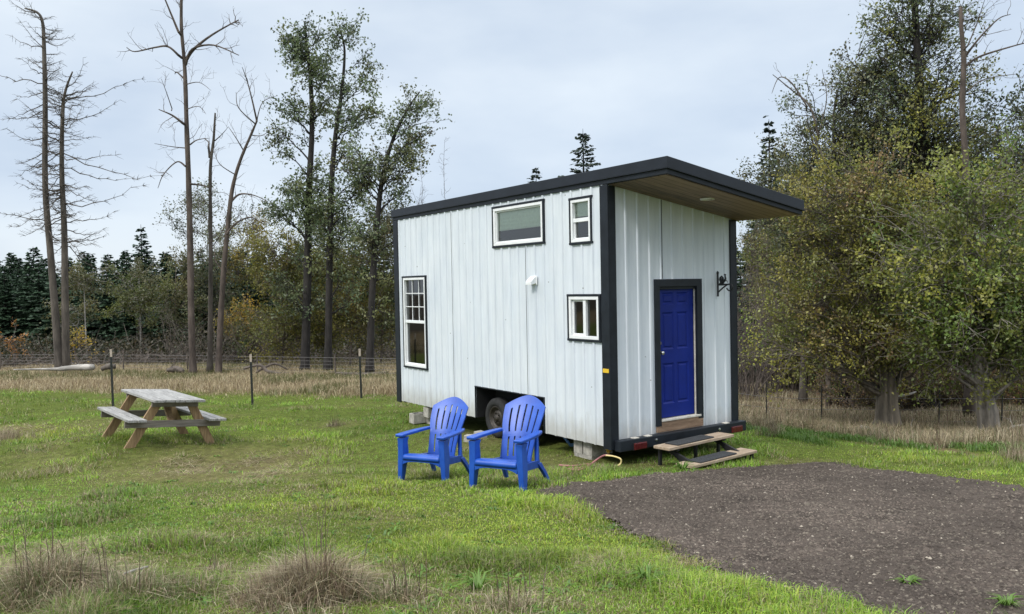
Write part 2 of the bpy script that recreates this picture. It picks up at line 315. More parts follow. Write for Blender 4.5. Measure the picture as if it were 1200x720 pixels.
# thin bright drip edge under the fascia
s = MB(); slab(s, RU0-.006, RU1+.006, RV0-.006, RV1+.006, .0665, .008); s.build('drip_edge', M['trim'], roof, bevel=.002)
s = MB(); q = np.array([1.28, -.656, HZ(1.28)-.012]); s.lathe([(0, -.004), (.075, -.004), (.08, -.012), (.098, -.012), (.104, .002), (.104, .01)], 32, ax='z', o=q); s.build('soffit_light', pbr('light_disc', (.72, .72, .68), .4, .03), roof, smooth=False)
# windows
def window(key, kind):
    a, b, c, d = WIN[key]
    tw = .035; fw = .046 if key != 'C' else .04
    tr = MB()
    for q in ((a-tw*.2, b+tw*.2, d-tw, d), (a-tw*.2, b+tw*.2, c, c+tw), (a, a+tw, c+tw, d-tw), (b-tw, b, c+tw, d-tw)): tr.box(-.034, .0, *q)
    w = tr.build('window', M['trim'], house, bevel=.003)
    a += tw; b -= tw; c += tw; d -= tw
    f = MB(); x0, x1 = -.03, .06
    f.box(x0, x1, a, b, d-fw, d); f.box(x0, x1, a, b, c, c+fw); f.box(x0, x1, a, a+fw, c+fw, d-fw); f.box(x0, x1, b-fw, b, c+fw, d-fw)
    g = MB(); gl = .02
    if kind in ('hung', 'grid'):
        mz = (c+d)/2+.01; f.box(-.012, .05, a+fw, b-fw, mz-.028, mz+.028)
        for q in ((a+fw, a+fw+.022, c+fw, mz-.028), (b-fw-.022, b-fw, c+fw, mz-.028), (a+fw+.022, b-fw-.022, c+fw, c+fw+.022)): f.box(.005, .05, *q)
    if kind == 'grid':
        for k in (1, 2):
            y = a+fw+(b-a-2*fw)*k/3; f.box(.006, .018, y-.008, y+.008, mz+.028, d-fw)
        for k in (1, 2):
            z = mz+.028+(d-fw-mz-.028)*k/3; f.box(.004, .0175, a+fw, b-fw, z-.008, z+.008)
    if kind == 'slide':
        my = (a+b)/2; f.box(-.014, .05, my-.035, my+.025, c+fw, d-fw)
        for q in ((my+.025, b-fw, d-fw-.03, d-fw), (my+.025, b-fw, c+fw, c+fw+.03), (b-fw-.03, b-fw, c+fw+.03, d-fw-.03), (my+.025, my+.045, c+fw+.03, d-fw-.03)): f.box(.004, .05, *q)
    if kind == 'fixed':
        e = .022
        for q in ((a+fw, b-fw, d-fw-e, d-fw), (a+fw, b-fw, c+fw, c+fw+e), (a+fw, a+fw+e, c+fw+e, d-fw-e), (b-fw-e, b-fw, c+fw+e, d-fw-e)): f.box(-.008, .05, *q)
    f.build('frame', M['white'], w, bevel=.004)
    g.add([(.026, a+fw*.6, c+fw*.6), (.026, b-fw*.6, c+fw*.6), (.026, b-fw*.6, d-fw*.6), (.026, a+fw*.6, d-fw*.6)], [(0, 3, 2, 1)]); g.build('glass', M['glass'], w)
    if kind in ('fixed',) or key == 'C':
        bl = MB(); drop = .50 if kind == 'fixed' else .30; zt = d-fw*.7; zb = zt-(d-c)*drop
        n = 10; off = .055
        pts = [(off+.004*(i % 2), zt-(zt-zb)*i/n) for i in range(n+1)]
        bl.add([(x, y, z) for x, z in pts for y in (a+.03, b-.03)], [(2*i, 2*i+1, 2*i+3, 2*i+2) for i in range(n)]); bl.box(off-.01, off+.014, a+.03, b-.03, zb-.03, zb)
        bl.build('blind', M['blind'], w, solid=.003)
window('A', 'grid'); window('B', 'fixed'); window('C', 'hung'); window('D', 'slide')
# vent hood
s = MB(); v0, v1, z0, z1 = 1.65, 1.79, 2.29, 2.41
s.box(-.03, -.02, v0-.02, v1+.02, z0, z1+.02); s.prism([(-.03, z1), (-.03, z0+.02), (-.13, z0+.0), (-.13, z0+.05), (-.06, z1)], v0, v1, 'y'); s.build('vent_hood', M['white'], house, bevel=.004)
# door
d0, d1, e0, e1 = .855, 1.835, .23, 2.335
s = MB(); s.box(d0, d1, -.034, .0, e1-.11, e1); s.box(d0, d0+.095, -.034, .0, e0-.03, e1-.11); s.box(d1-.11, d1, -.034, .0, e0, e1-.11)
# recess reveals
s.box(d0+.05, d0+.0945, .002, .12, e0, e1-.11); s.box(d1-.1095, d1-.06, .002, .12, e0, e1-.11); s.box(d0+.05, d1-.06, .002, .12, e1-.1495, e1-.1105)
dl0, dl1, dz0, dz1 = .955, 1.715, .30, 2.222
lf = MB(); y0 = .045; pd = .016
cols = [dl0, dl0+.11, dl0+.35, dl1-.35, dl1-.11, dl1]; rows = [dz0, dz0+.2, dz0+.80, dz0+1.0, dz0+1.55, dz0+1.66, dz0+1.84, dz1]
vs = []; fs = []
def quadf(q): 
    o = len(vs); vs.extend(q); fs.append((o, o+1, o+2, o+3))
for i in range(5):
    for j in range(7):
        x0, x1, z0, z1 = cols[i], cols[i+1], rows[j], rows[j+1]
        if i in (1, 3) and j in (1, 3, 5):
            e = .022; g = .05
            rg = [[(x0+k, y0+h, z0+k), (x1-k, y0+h, z0+k), (x1-k, y0+h, z1-k), (x0+k, y0+h, z1-k)] for k, h in ((0, 0), (e, pd), (g*.7, pd), (g, .004))]
            for p, q in zip(rg[:-1], rg[1:]):
                for k in range(4): quadf([p[k], p[(k+1) % 4], q[(k+1) % 4], q[k]])
            quadf(rg[-1])
        else: quadf([(x0, y0, z0), (x1, y0, z0), (x1, y0, z1), (x0, y0, z1)])
lf.add(vs, fs); lf.box(dl0, dl1, y0+.02, y0+.04, dz0, dz1)
dr = lf.build('door', M['door'], house); s.build('door_frame', M['trim'], dr, bevel=.003)
s = MB(); hp = np.array([1.005, y0, 1.26]); s.lathe([(.032, -.004), (.032, -.008), (.012, -.012), (.012, -.04), (.028, -.05), (.03, -.07), (.02, -.08), (0, -.082)], 20, ax='y', o=hp); s.build('handle', M['metal'], dr, smooth=True); s = MB(); s.lathe([(.028, -.003), (.028, -.012), (0, -.014)], 18, ax='y', o=hp+(0, 0, .14)); s.build('deadbolt', M['metal'], dr, smooth=True)
s = MB(); s.box(d0+.096, d1-.06, -.045, .05, .262, .292); s.build('sill', M['sill'], dr, bevel=.004)
s = MB(); s.box(d1-.115, d1-.111, .01, .04, e0+.06, e1-.13); s.build('weather_strip', M['sill'], dr)
s = MB(); s.box(d0+.01, d1-.005, -.03, .03, .1105, .261); s.build('threshold_board', M['raw'], dr)
# bumper beam and lamps
s = MB(); s.box(.03, W_+.06, -.145, -.03, -.05, .108); bp = s.build('bumper', M['trim'], house, bevel=.012)
for u in (.40, 2.44):
    s = MB(); s.box(u-.12, u+.12, -.175, -.1455, -.045, .05); tl = s.build('tail_light', M['red'], bp, bevel=.01); s = MB(); s.box(u-.13, u+.13, -.155, -.1452, -.05, .055); s.build('lamp_base', M['black'], tl)
for u in (.72, 2.05): s = MB(); s.lathe([(.02, -.144), (.02, -.156), (0, -.16)], 10, ax='y', o=(u, 0, .045)); s.build('bolt', M['metal'], bp)
for u in (.3, .55, 2.2): s = MB(); s.box(u, u+.1, -.14, -.06, .107, .118); s.build('clip', M['sill'], bp)
# undercarriage
s = MB()
for x in (.42, 2.1): s.box(x, x+.10, .0, L_, -.08, .028)
for y in (.1, 1.2, 3.9, 5.2, 6.3): s.box(.05, W_-.05, y, y+.06, -.035, .0275)
s.box(.40, .41, WELL[0], WELL[1], .0, .54); s.box(.002, .41, WELL[0]-.01, WELL[0], .0, .55); s.box(.002, .41, WELL[1], WELL[1]+.01, .0, .55); s.box(.002, .41, WELL[0], WELL[1], .54, .55)
for y in (2.18, 3.0): s.tube([(.1, y, .05), (W_-.1, y, .05)], .04, 10)
s.build('chassis', M['dark'], house)
s = MB()
for q in ((WELL[0]-.02, WELL[1]+.02, .54, .556), (WELL[0]-.016, WELL[0], 0, .54), (WELL[1], WELL[1]+.016, 0, .54)): s.box(-.025, .0, *q)
s.build('wheel_well_trim', M['trim'], house)
for y in (2.18, 3.0):
    o = np.array([.04, y, .045]); s = MB()
    s.lathe([(.20, .16), (.25, .19), (.315, .185), (.338, .16), (.342, .11), (.338, .05), (.318, .02), (.26, .005), (.215, .02), (.20, .05), (.20, .16)], 40, ax='x', o=o)
    w = s.build('wheel', M['tyre'], house, smooth=True)
    s = MB(); s.lathe([(.203, .025), (.19, .02), (.178, .035), (.17, .075), (.13, .09), (.12, .06), (.075, .05), (.055, .055), (.05, .03), (.035, .012), (0, .01)], 36, ax='x', o=o)
    for k in range(5): 
        an = k*1.2566; s.lathe([(.011, .03), (.011, .055)], 8, ax='x', o=o+(0, .082*math.cos(an), .082*math.sin(an)))
    s.build('rim', M['rim'], w, smooth=True)
# plant bracket beside the door, standing out from the wall
s = MB(); u, zb = 2.19, 2.07
P = lambda v, z: (u, -.02-v, zb+z)
s.tube([P(.012, 0), P(.012, .34)], .015, 8); s.lathe([(0, .385), (.02, .355), (.022, .345), (.006, .33)], 8, ax='z', o=(u, -.032, zb)); s.lathe([(.015, -.012), (.015, 0)], 8, ax='z', o=(u, -.032, zb))
s.tube([P(.012, .165), P(.13, .168), P(.24, .172)], .013, 8); s.tube([P(.02, .055), P(.11, .12), P(.2, .168)], .012, 8)
hk = [P(.24+.055*math.sin(a)*1.0, .125+.05*math.cos(a)) for a in np.linspace(0, 4.6, 14)]; s.tube(hk, np.linspace(.013, .010, 14), 8)
# filigree ornament standing on the arm
s.tube([P(.05, .175), P(.075, .20), P(.055, .24), P(.06, .275), P(.09, .295), (u, -.02-.115, zb+.27), P(.105, .235), P(.08, .225)], .015, 7)
s.tube([P(.09, .175), P(.10, .2), P(.145, .23), P(.165, .26), P(.155, .30), P(.15, .325)], [.014, .018, .02, .016, .012, .008], 7)
s.tube([P(.14, .325), P(.17, .315)], .01, 6); s.tube([P(.12, .175), P(.13, .22)], .008, 6); s.tube([P(.165, .235), P(.19, .225), P(.2, .2)], .006, 6); s.tube([P(.065, .245), P(.09, .26), P(.12, .24)], .012, 6)
s.build('wall_bracket', M['black'], house)
# inside furniture edge seen through the low windows: a counter
def hw(u, v, w): 
    c, s_ = math.cos(A_), math.sin(A_); return np.array([X0+u*c-v*s_, Y0+u*s_+v*c, Z0+w])

# ------------------------------------------------------------------ supports and small things round the house
def block(u, v, zt, along, label, group='concrete blocks holding up the tiny house'):
    s = MB(); l, w, h = (.395, .195, .19)
    s.box(-l/2, l/2, -w/2, w/2, 0, h)
    for k in (-1, 1): s.box(k*.095-.07, k*.095+.07, -.065, .065, h-.0, h+.0015, m=1)
    p = hw(u, v, zt-h); o = s.build('concrete_block', [M['concrete'], M['dark']], None, bevel=.006); o.location = p.tolist(); o.rotation_euler = (0, 0, A_+(math.pi/2 if along else 0)); tag(o, label, 'concrete block', group); return o
block(.20+.10, .64, .0-.035, False, 'concrete block end-on under the house, upper one nearest the front corner')
block(.20+.10, .86, .0-.035, False, 'concrete block end-on under the house, upper one nearer the wheels')
block(.20, .75, -.228, True, 'long concrete block lying on the grass beneath two others near the red hose')
block(.20, 5.35, -.03, False, 'concrete block topmost under the far rear corner of the house')
block(.20, 5.37, -.222, True, 'concrete block on the grass under the rear stack of the house')
block(.02, 5.60, -.16, False, 'loose pale concrete block leaning out beside the rear stack', 'loose concrete blocks')
for (px, py, rz, lb) in ((563, 512, .5, 'small pale concrete chunk wedged in front of the tyre'), (551, 516, -.4, 'broken concrete chunk on the grass behind the left blue chair')):
    g = ground_px(px, py); s = MB(); s.prism([(-.1, 0), (.1, 0), (.11, .09), (.04, .13), (-.09, .12)], -.06, .07); o = s.build('concrete_chunk', M['concrete'], None, bevel=.008); o.location = (g-(0, 0, .01)).tolist(); o.rotation_euler = (0, 0, rz); tag(o, lb, 'concrete block', 'concrete chunks')
def hose(name, pxs, r, mat, label, cat, lift=.02, seed=0):
    pts = []
    for q in pxs:
        g = ground_px(q[0], q[1]) if len(q) == 2 else at(q[0], q[1], q[2]); 
        pts.append(g+(0, 0, lift if len(q) == 2 else 0))
    pts = smooth_path(pts, 8); s = MB(); s.tube(pts, r, 8); o = s.build(name, mat, None, smooth=True, loc=pts[0]); tag(o, label, cat); return o
def smooth_path(p, k=6):
    p = np.array(p, float); n = len(p); out = []
    for i in range(n-1):
        p0, p1, p2, p3 = p[max(i-1, 0)], p[i], p[i+1], p[min(i+2, n-1)]
        for t in np.arange(k)/k: out.append(.5*((2*p1)+(-p0+p2)*t+(2*p0-5*p1+4*p2-p3)*t*t+(-p0+3*p1-3*p2+p3)*t**3))
    out.append(p[-1]); return np.array(out)
hose('garden_hose', [(655, 546), (672, 547), (690, 545), (683, 549), (666, 551), (680, 552), (690, 547), (698, 540, 11.35), (708, 534, 11.3), (717, 534.5, 11.25)], .014, M['hose'], 'faded red garden hose lying in the grass by the concrete blocks', 'hose')
hose('hose_end', [(710, 534, 11.2), (719, 535, 11.15), (727, 538, 11.1), (727.5, 543, 11.1), (724, 546, 11.1)], .012, M['yhose'], 'short yellow hose end looped under the front corner of the house', 'hose')
s = MB(); s.tube([hw(.05, .12, -.02), hw(.05, .12, -.10)], .02, 8); s.tube([hw(.02, .12, -.07), hw(.10, .12, -.07)], .014, 8); s.tube([hw(.05, .06, -.05), hw(.05, .18, -.05)], .009, 6)
o = s.build('water_spigot', M['brass'], house); o.matrix_parent_inverse = house.matrix_world.inverted(); o.parent = None
o.parent = house; o.matrix_parent_inverse = Matrix.Translation(house.location) @ Matrix.Rotation(A_, 4, 'Z'); o.matrix_parent_inverse.invert()
pts = []
for k in range(60):
    a = k*.5; p = hw(.35+.12*math.cos(a)*.6, 1.35+.26*math.cos(a+.2*math.sin(k)), -.10+.10*math.sin(a)+.02*math.sin(k*1.7)); pts.append(p)
s = MB(); s.tube(smooth_path(pts, 4), .011, 6); o = s.build('hose_coil', M['bhose'], None, smooth=True, loc=pts[0]); tag(o, 'tangled dark blue hose coil in the shade under the house', 'hose')

# ------------------------------------------------------------------ entry steps
def make_steps():
    g = at(828, 545, 11.2); ang = R(39.5); Z1, Z2 = -2.215+CAMZ, -2.405+CAMZ
    fl2 = np.array([2.36, 10.72]); dx = np.array([math.cos(ang), math.sin(ang)]); dy = np.array([-dx[1], dx[0]])
    base = np.array([fl2[0]+dx[0]*.72, fl2[1]+dx[1]*.72, float(gz(2.9, 11.2))])
    root = thing('entry_steps', 'two tread wooden entry steps on black steel legs below the blue door', 'steps', base, rot=(0, 0, ang))
    h1 = Z1-base[2]; h2 = Z2-base[2]; a = -.74; b = .74
    s = MB(); s.box(a, b, 0, .28, h2-.04, h2); s.build('tread', M['tread'], root, bevel=.006)
    s = MB(); s.box(a-.03, b-.04, .36, .64, h1-.04, h1); s.build('tread', M['tread'], root, bevel=.006)
    for x in (-.55, .5):
        s = MB(); s.bar((x, .03, h2-.06), (x, .62, h1-.06), .04, .05); s.bar((x, .05, h2-.058), (x, .26, h2-.058), .05, .03); s.bar((x, .38, h1-.058), (x, .62, h1-.058), .05, .03); s.bar((x, .5, h1-.07), (x, .2, h2-.12), .03, .05); s.build('stringer', M['black'], root)
    for x, y, h in ((.69, .06, h2), (.64, .60, h1), (-.66, .12, h2), (-.68, .60, h1), (.1, .60, h1)):
        s = MB(); s.box(x-.02, x+.02, y-.02, y+.02, -.12, h-.0405); s.build('leg', M['black'], root)
    def mat_(x, y, h, lb):
        s = MB(); s.box(-.42, .42, -.115, .115, 0, .018); o = s.build('step_mat', M['mat'], None, bevel=.01); p = base+np.array([dx[0]*x+dy[0]*y, dx[1]*x+dy[1]*y, h+.001]); o.location = p.tolist(); o.rotation_euler = (0, 0, ang+.02); tag(o, lb, 'mat', 'grey mats on the entry steps')
    mat_(-.12, .14, h2, 'rough grey rubber mat on the lower wooden step'); mat_(-.15, .50, h1, 'rough grey rubber mat on the upper wooden step')
make_steps()

# ------------------------------------------------------------------ Adirondack chairs
def back_grid():
    cols = []; solid = []; n = 6; sw = .085
    edge = [-1+2*k/n for k in range(n+1)]
    for k in range(n):
        a = edge[k]+(sw/2 if k else 0); b = edge[k+1]-(sw/2 if k < n-1 else 0)
        cols += list(np.linspace(a, b, 4))
    cols = np.array(cols)
    ts = np.concatenate([np.linspace(0, .10, 3), np.linspace(.10, .40, 8)[1:], np.linspace(.40, .475, 3)[1:], np.linspace(.475, .87, 11)[1:], np.linspace(.87, 1, 5)[1:]])
    def P(s_, t):
        top = 1-.15*abs(s_)**1.7; tt = t*top if t > .475 else t*(1-(1-top)*t/.475*.475) 
        hw_ = .185+.075*sstep(0, .86, tt); hw_ -= .012*math.exp(-((tt-.42)/.07)**2)
        x = s_*hw_; z = .235+tt*.745; y = .13+.10*tt+.22*tt*tt - .055*(s_*s_)*(1-.3*tt)+.03
        return (x, y, z)
    vs = [P(s_, t) for t in ts for s_ in cols]; nc = len(cols); fs = []
    for j in range(len(ts)-1):
        tm = (ts[j]+ts[j+1])/2
        for i in range(nc-1):
            slot = i % 4 == 3
            if slot and (.10 < tm < .40 or .475 < tm < .87): continue
            fs.append((j*nc+i, j*nc+i+1, (j+1)*nc+i+1, (j+1)*nc+i))
    return vs, fs
def make_chair(label):
    root = thing('adirondack_chair', label, 'chair', group='blue plastic chairs on the grass')
    m = M['chair']; s = MB(); s.add(*back_grid()); s.build('backrest', m, root, solid=.016, smooth=False, bevel=.003)
    # raised rim of the back
    # seat: curved sheet with rolled front
    prof = [(-.385, .285), (-.395, .315), (-.385, .338), (-.36, .348), (-.30, .345), (-.2, .328), (-.08, .305), (.04, .285), (.17, .262)]
    vs = []; xs = np.linspace(-.255, .255, 21); fs = []
    for x in xs:
        for y, z in prof: vs.append((x*(1 if y < -.2 else 1-.35*(y+.2)/.37*.6), y, z))
    k = len(prof)
    for i in range(20):
        for j in range(k-1): 
            fs.append((i*k+j, i*k+j+1, (i+1)*k+j+1, (i+1)*k+j))
    s = MB(); s.add(vs, fs); s.build('seat', m, root, solid=.014, smooth=True)
    # apron with arched lower edge
    arc = [(-.262, .225)]+[(x, .268-.03*abs(x/.24)**4) for x in np.linspace(-.24, .24, 13)]+[(.262, .225)]
    s = MB(); s.prism([(-.262, .322)]+arc+[(.262, .322)], -.386, -.366, 'y'); s.build('apron', m, root, bevel=.004)
    for k in (-1, 1):
        # front leg: hollow angle, wide on the side
        s = MB(); secs = [(0, .325, .028, -.375, .075), (.22, .312, .034, -.385, .12), (.36, .302, .038, -.39, .14), (.50, .30, .040, -.395, .12), (.555, .30, .045, -.40, .15)]
        vs = []; 
        for z, xo, hx, yf, dep in secs:
            c = k*(xo-.01); vs += [(c-hx, yf, z), (c+hx, yf, z), (c+hx*.9, yf+dep, z), (c-hx*.9, yf+dep, z)]
        fs = [(i*4+j, i*4+(j+1) % 4, i*4+4+(j+1) % 4, i*4+4+j) for i in range(len(secs)-1) for j in range(4)]+[(0, 1, 2, 3), tuple(len(vs)-4+j for j in range(4))]
        s.add(vs, fs); s.build('front_leg', m, root, bevel=.008)
        # arm
        s = MB(); outl = [(-.425, .245, .335), (-.41, .235, .352), (-.30, .24, .352), (-.12, .24, .345), (.02, .235, .33), (.17, .225, .30), (.25, .215, .27)]
        top = []; bot = []
        for y, xi, xo in outl:
            z = .585+.012*(y+.4)/.6-.006*(1 if y < -.41 else 0); top += [(k*xi, y, z), (k*xo, y, z)]
        n = len(outl); fs = [(2*i, 2*i+1, 2*i+3, 2*i+2) for i in range(n-1)]; s.add(top, fs)
        lip = [(k*xo, y, .585+.012*(y+.4)/.6-.022) for y, xi, xo in outl]
        o = s.build('armrest', m, root, solid=.034, bevel=.01)
        # rear leg with side rail
        s = MB(); vs = []
        for y, z, hy, hx, x in ((.40, 0, .028, .02, .275), (.30, .14, .036, .022, .255), (.2, .25, .05, .024, .235)):
            vs += [(k*x-hx, y-hy, z), (k*x+hx, y-hy, z), (k*x+hx, y+hy, z), (k*x-hx, y+hy, z)]
        fs = [(i*4+j, i*4+(j+1) % 4, i*4+4+(j+1) % 4, i*4+4+j) for i in range(2) for j in range(4)]+[(0, 1, 2, 3), (8, 9, 10, 11)]
        s.add(vs, fs); s.build('rear_leg', m, root, bevel=.007)
        s = MB(); s.bar((k*.272, -.30, .275), (k*.235, .23, .235), .022, .085); s.build('side_rail', m, root, bevel=.005)
        s = MB(); s.bar((k*.225, .20, .24), (k*.20, .23, .59), .03, .05, up=(1, 0, 0)); s.build('back_support', m, root, bevel=.005)
    return root
def chair_at(root, fx, fy, yaw):
    """fx, fy: midpoint of the front feet"""
    c, s_ = math.cos(yaw), math.sin(yaw); x = fx+s_*(-.34)*-1*-1; 
    ox = fx-(-s_*-.34); oy = fy-(c*-.34)
    root.location = (ox, oy, float(gz(ox, oy))-.005); root.rotation_euler = (R(-1.5), 0, yaw)
ch = make_chair('blue plastic Adirondack style chair on the left, farther from the gravel')
ch2 = dup(ch, (0, 0, 0), label='blue plastic Adirondack style chair on the right, in front of the trailer wheel')
chair_at(ch, -1.13, 9.92, R(-25)); chair_at(ch2, -.195, 8.86, R(-27))

# ------------------------------------------------------------------ picnic table
tb = thing('picnic_table', 'weathered grey topped wooden picnic table with attached benches on the lawn', 'picnic table', TABLE_P)
tb.rotation_euler = Matrix(TABLE_R.tolist()).to_euler()
hl = 1.0; hw2 = .40
def boards(name, x0, x1, n, z, th, l):
    s = MB(); w = (x1-x0)/n
    for i in range(n): e = .012*math.sin(i*2.3+x0*5); s.box(x0+i*w+.004, x0+(i+1)*w-.004, -l+e, l+e, z-th+.002*(i % 2), z+.002*(i % 2))
    return s.build(name, M['plank'], tb, bevel=.005)
boards('tabletop', -hw2, hw2, 5, .755, .04, hl)
boards('bench', -.755, -.48, 2, .45, .04, hl); boards('bench', .48, .755, 2, .45, .04, hl)
for y in (-.70, .70):
    for k in (-1, 1):
        s = MB(); s.bar((k*.66, y, -.06), (k*.24, y, .713), .135, .045, up=(0, 1, 0)); 
        o = s.build('leg', M['leg'], tb, bevel=.004)
    e = .046 if y < 0 else -.046
    s = MB(); s.box(-.74, .74, y-e-.02, y-e+.02, .30, .41); s.build('cross_beam', M['grey_plank'], tb, bevel=.004)
    s = MB(); s.box(-.36, .36, y-e-.02, y-e+.02, .625, .714); s.build('cleat', M['grey_plank'], tb, bevel=.004)
s = MB()
for k in (-1, 1): s.bar((0, k*.66, .34), (0, k*.12, .70), .09, .04); 
s.build('brace', M['leg'], tb)

# ------------------------------------------------------------------ fences
def t_post(px, pytop, pybot, D, label):
    b = at(px+ (1 if px < 400 else 0), pybot, D); t_ = at(px, pytop, D); h = t_[2]-b[2]; d = (t_-b)/np.linalg.norm(t_-b)
    loc = b.copy(); loc[2] = float(gz(b[0], b[1])); 
    root = thing('fence_post', label, 'fence post', loc, 'steel T-posts along the lawn edge')
    s = MB(); a = -.15; q = h-.19
    s.box(-.026, .026, -.004, .004, a, q); s.box(-.004, .004, .004, .036, a, q)
    for z in np.arange(.1, q, .09): s.box(-.01, .01, -.012, -.0041, z, z+.02)
    s.build('shaft', M['post'], root); s = MB(); s.box(-.026, .026, -.004, .004, q, h); s.box(-.004, .004, .004, .036, q, h); s.build('post_tip', M['tip'], root)
    root.rotation_euler = (0, (px-290)*-.00002-.012, .3)
t_post(131.5, 409, 476, 20.2, 'thin black steel post with pale tip standing behind the picnic table')
t_post(295, 417, 477, 19.8, 'thin black steel post with pale tip between picnic table and dead trees, shortest')
t_post(423.5, 409, 467, 20.6, 'thin black steel post with pale tip nearest the house wall')
def wire_fence(name, pts, h, label, nw, posts, pr=.03, vert=.22, post_mat='twig', hfac=1.12, side=.004):
    base = pts[0].copy(); base[2] = gz(base[0], base[1]); root = thing(name, label, 'fence', base)
    seg = []; 
    for p, q in zip(pts[:-1], pts[1:]):
        n = max(2, int(np.hypot(*(q-p)[:2])/.7)); seg += [p+(q-p)*i/n for i in range(n)]
    seg.append(pts[-1]); seg = np.array(seg)
    G = gz(seg[:, 0], seg[:, 1], False); s = MB()
    for k in range(nw): s.tube(np.c_[seg[:, :2], G+h*(k+.4)/nw+.0]-np.array([*base]), side*(1.4 if k == nw-1 else 1), 4)
    if vert:
        tot = np.r_[0, np.cumsum(np.hypot(*np.diff(seg[:, :2], axis=0).T))]
        for d in np.arange(0, tot[-1], vert):
            x = np.interp(d, tot, seg[:, 0]); y = np.interp(d, tot, seg[:, 1]); z = float(gz(x, y, False)); s.tube([np.array([x, y, z+.03])-base, np.array([x, y, z+h*(nw-.6)/nw])-base], side*.6, 3, cap=False)
    s.build('wire_mesh', M['steel'], root)
    tot = np.r_[0, np.cumsum(np.hypot(*np.diff(seg[:, :2], axis=0).T))]; r = random.Random(5)
    for i, d in enumerate(np.arange(posts/2, tot[-1], posts)):
        x = np.interp(d, tot, seg[:, 0]); y = np.interp(d, tot, seg[:, 1]); z = float(gz(x, y, False)); s = MB()
        s.tube([np.array([x, y, z-.1])-base, np.array([x+r.uniform(-.03, .03), y, z+h*r.uniform(.98, hfac)])-base], [pr, pr*.9], 7); s.build('post', M[post_mat], root)
    return root
wire_fence('wire_fence', [np.array([-30., 35., 0]), np.array([-20., 34., 0]), np.array([-4., 26.5, 0]), np.array([2., 25.5, 0]), np.array([4.5, 24.5, 0])], .72, 'woven wire field fence on grey posts in front of the dark fir wood', 6, 3.4)
wire_fence('pasture_fence', [np.array([4.2, 19.8, 0]), np.array([8., 19., 0]), np.array([12., 17.6, 0]), np.array([15., 16.5, 0])], .78, 'rusty strand fence on thin dark posts in the tall grass by the big trees', 3, 1.25, .016, 0, 'post', 1.25, .004)

# ------------------------------------------------------------------ ground
def ground_sheet():
    def axis(lo, hi, step, far):
        a = list(np.arange(lo, hi, step)); d = step
        q = hi
        while q < far: a.append(q); d *= 1.25; q += d
        d = step; q = lo-step; b = []
        while q > -far: b.append(q); d *= 1.25; q -= d
        return np.array(b[::-1]+a)
    xs = axis(-14, 14, .16, 600); ys = axis(1, 27, .16, 600); Xg, Yg = np.meshgrid(xs, ys); Z = gz(Xg, Yg)
    n, m_ = Xg.shape; idx = np.arange(n*m_).reshape(n, m_); f = np.stack([idx[:-1, :-1], idx[:-1, 1:], idx[1:, 1:], idx[1:, :-1]], -1).reshape(-1, 4)
    m, nt, b = new_mat('meadow_soil'); N = nt.nodes; L = nt.links; tc = N.new('ShaderNodeTexCoord')
    def nz(sc, det=6):
        q = N.new('ShaderNodeTexNoise'); q.inputs['Scale'].default_value = sc; q.inputs['Detail'].default_value = det; q.inputs['Roughness'].default_value = .7; L.new(tc.outputs['Object'], q.inputs['Vector']); return q
    a = N.new('ShaderNodeAttribute'); a.attribute_name = 'col'; n1 = nz(9); r1 = N.new('ShaderNodeValToRGB'); e = r1.color_ramp.elements; e[0].position = .35; e[1].position = .7; e[0].color = (.55, .5, .5, 1); e[1].color = (1.35, 1.35, 1.25, 1); L.new(n1.outputs['Fac'], r1.inputs[0])
    mx = N.new('ShaderNodeMix'); mx.data_type = 'RGBA'; mx.blend_type = 'MULTIPLY'; mx.inputs['Factor'].default_value = 1; L.new(a.outputs['Color'], mx.inputs['A']); L.new(r1.outputs[0], mx.inputs['B']); L.new(mx.outputs['Result'], b.inputs['Base Color']); b.inputs['Roughness'].default_value = 1; b.inputs['Specular IOR Level'].default_value = .1
    n2 = nz(40, 4); bp = N.new('ShaderNodeBump'); bp.inputs['Strength'].default_value = .8; bp.inputs['Distance'].default_value = .03; L.new(n2.outputs['Fac'], bp.inputs['Height']); L.new(bp.outputs[0], b.inputs['Normal'])
    jx, jy = padjit(Xg, Yg); Z = Z-.05*in_poly(jx, jy, PAD)
    x = Xg.ravel(); y = Yg.ravel(); dry = dryness(x, y); tall = tallness(x, y)
    g = np.array([.09, .125, .022]); dcol = np.array([.15, .13, .06]); wood_ = np.array([.05, .042, .03])
    col = g*(1-dry[:, None])+dcol*dry[:, None]; col = col*(1-tall[:, None])+np.array([.16, .125, .07])*tall[:, None]
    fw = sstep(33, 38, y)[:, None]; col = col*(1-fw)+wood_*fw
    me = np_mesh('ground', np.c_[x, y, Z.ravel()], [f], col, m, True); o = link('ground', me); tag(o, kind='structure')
DRYB = [(255, 550, 1.5, 1.0), (300, 560, .9, .8), (190, 556, .8, .8), (10, 505, .8, 1.0), (60, 655, .5, .7), (20, 690, .9, .8), (370, 690, .55, .8), (240, 668, .3, .6), (170, 648, .4, .4), (600, 705, .7, .5), (470, 700, .5, .55), (655, 545, .8, .6), (540, 520, .8, .5), (760, 545, .5, .5), (400, 497, .6, .5), (600, 560, .6, .45), (60, 590, .7, .5), (300, 610, .5, .4), (330, 520, .6, .3), (700, 668, .3, .5), (500, 545, .7, .35), (590, 510, 1.0, .7)]
DRYW = [(ground_px(a, b), r, k) for a, b, r, k in DRYB]
PADPX = [(628, 576), (660, 588), (700, 605), (765, 634), (828, 661), (893, 686), (998, 719), (1055, 745)]
PADPX2 = [(1500, 640), (1300, 596), (1200, 573), (1150, 566), (1050, 555), (990, 546), (950, 543), (880, 547), (810, 552), (750, 559), (675, 566)]
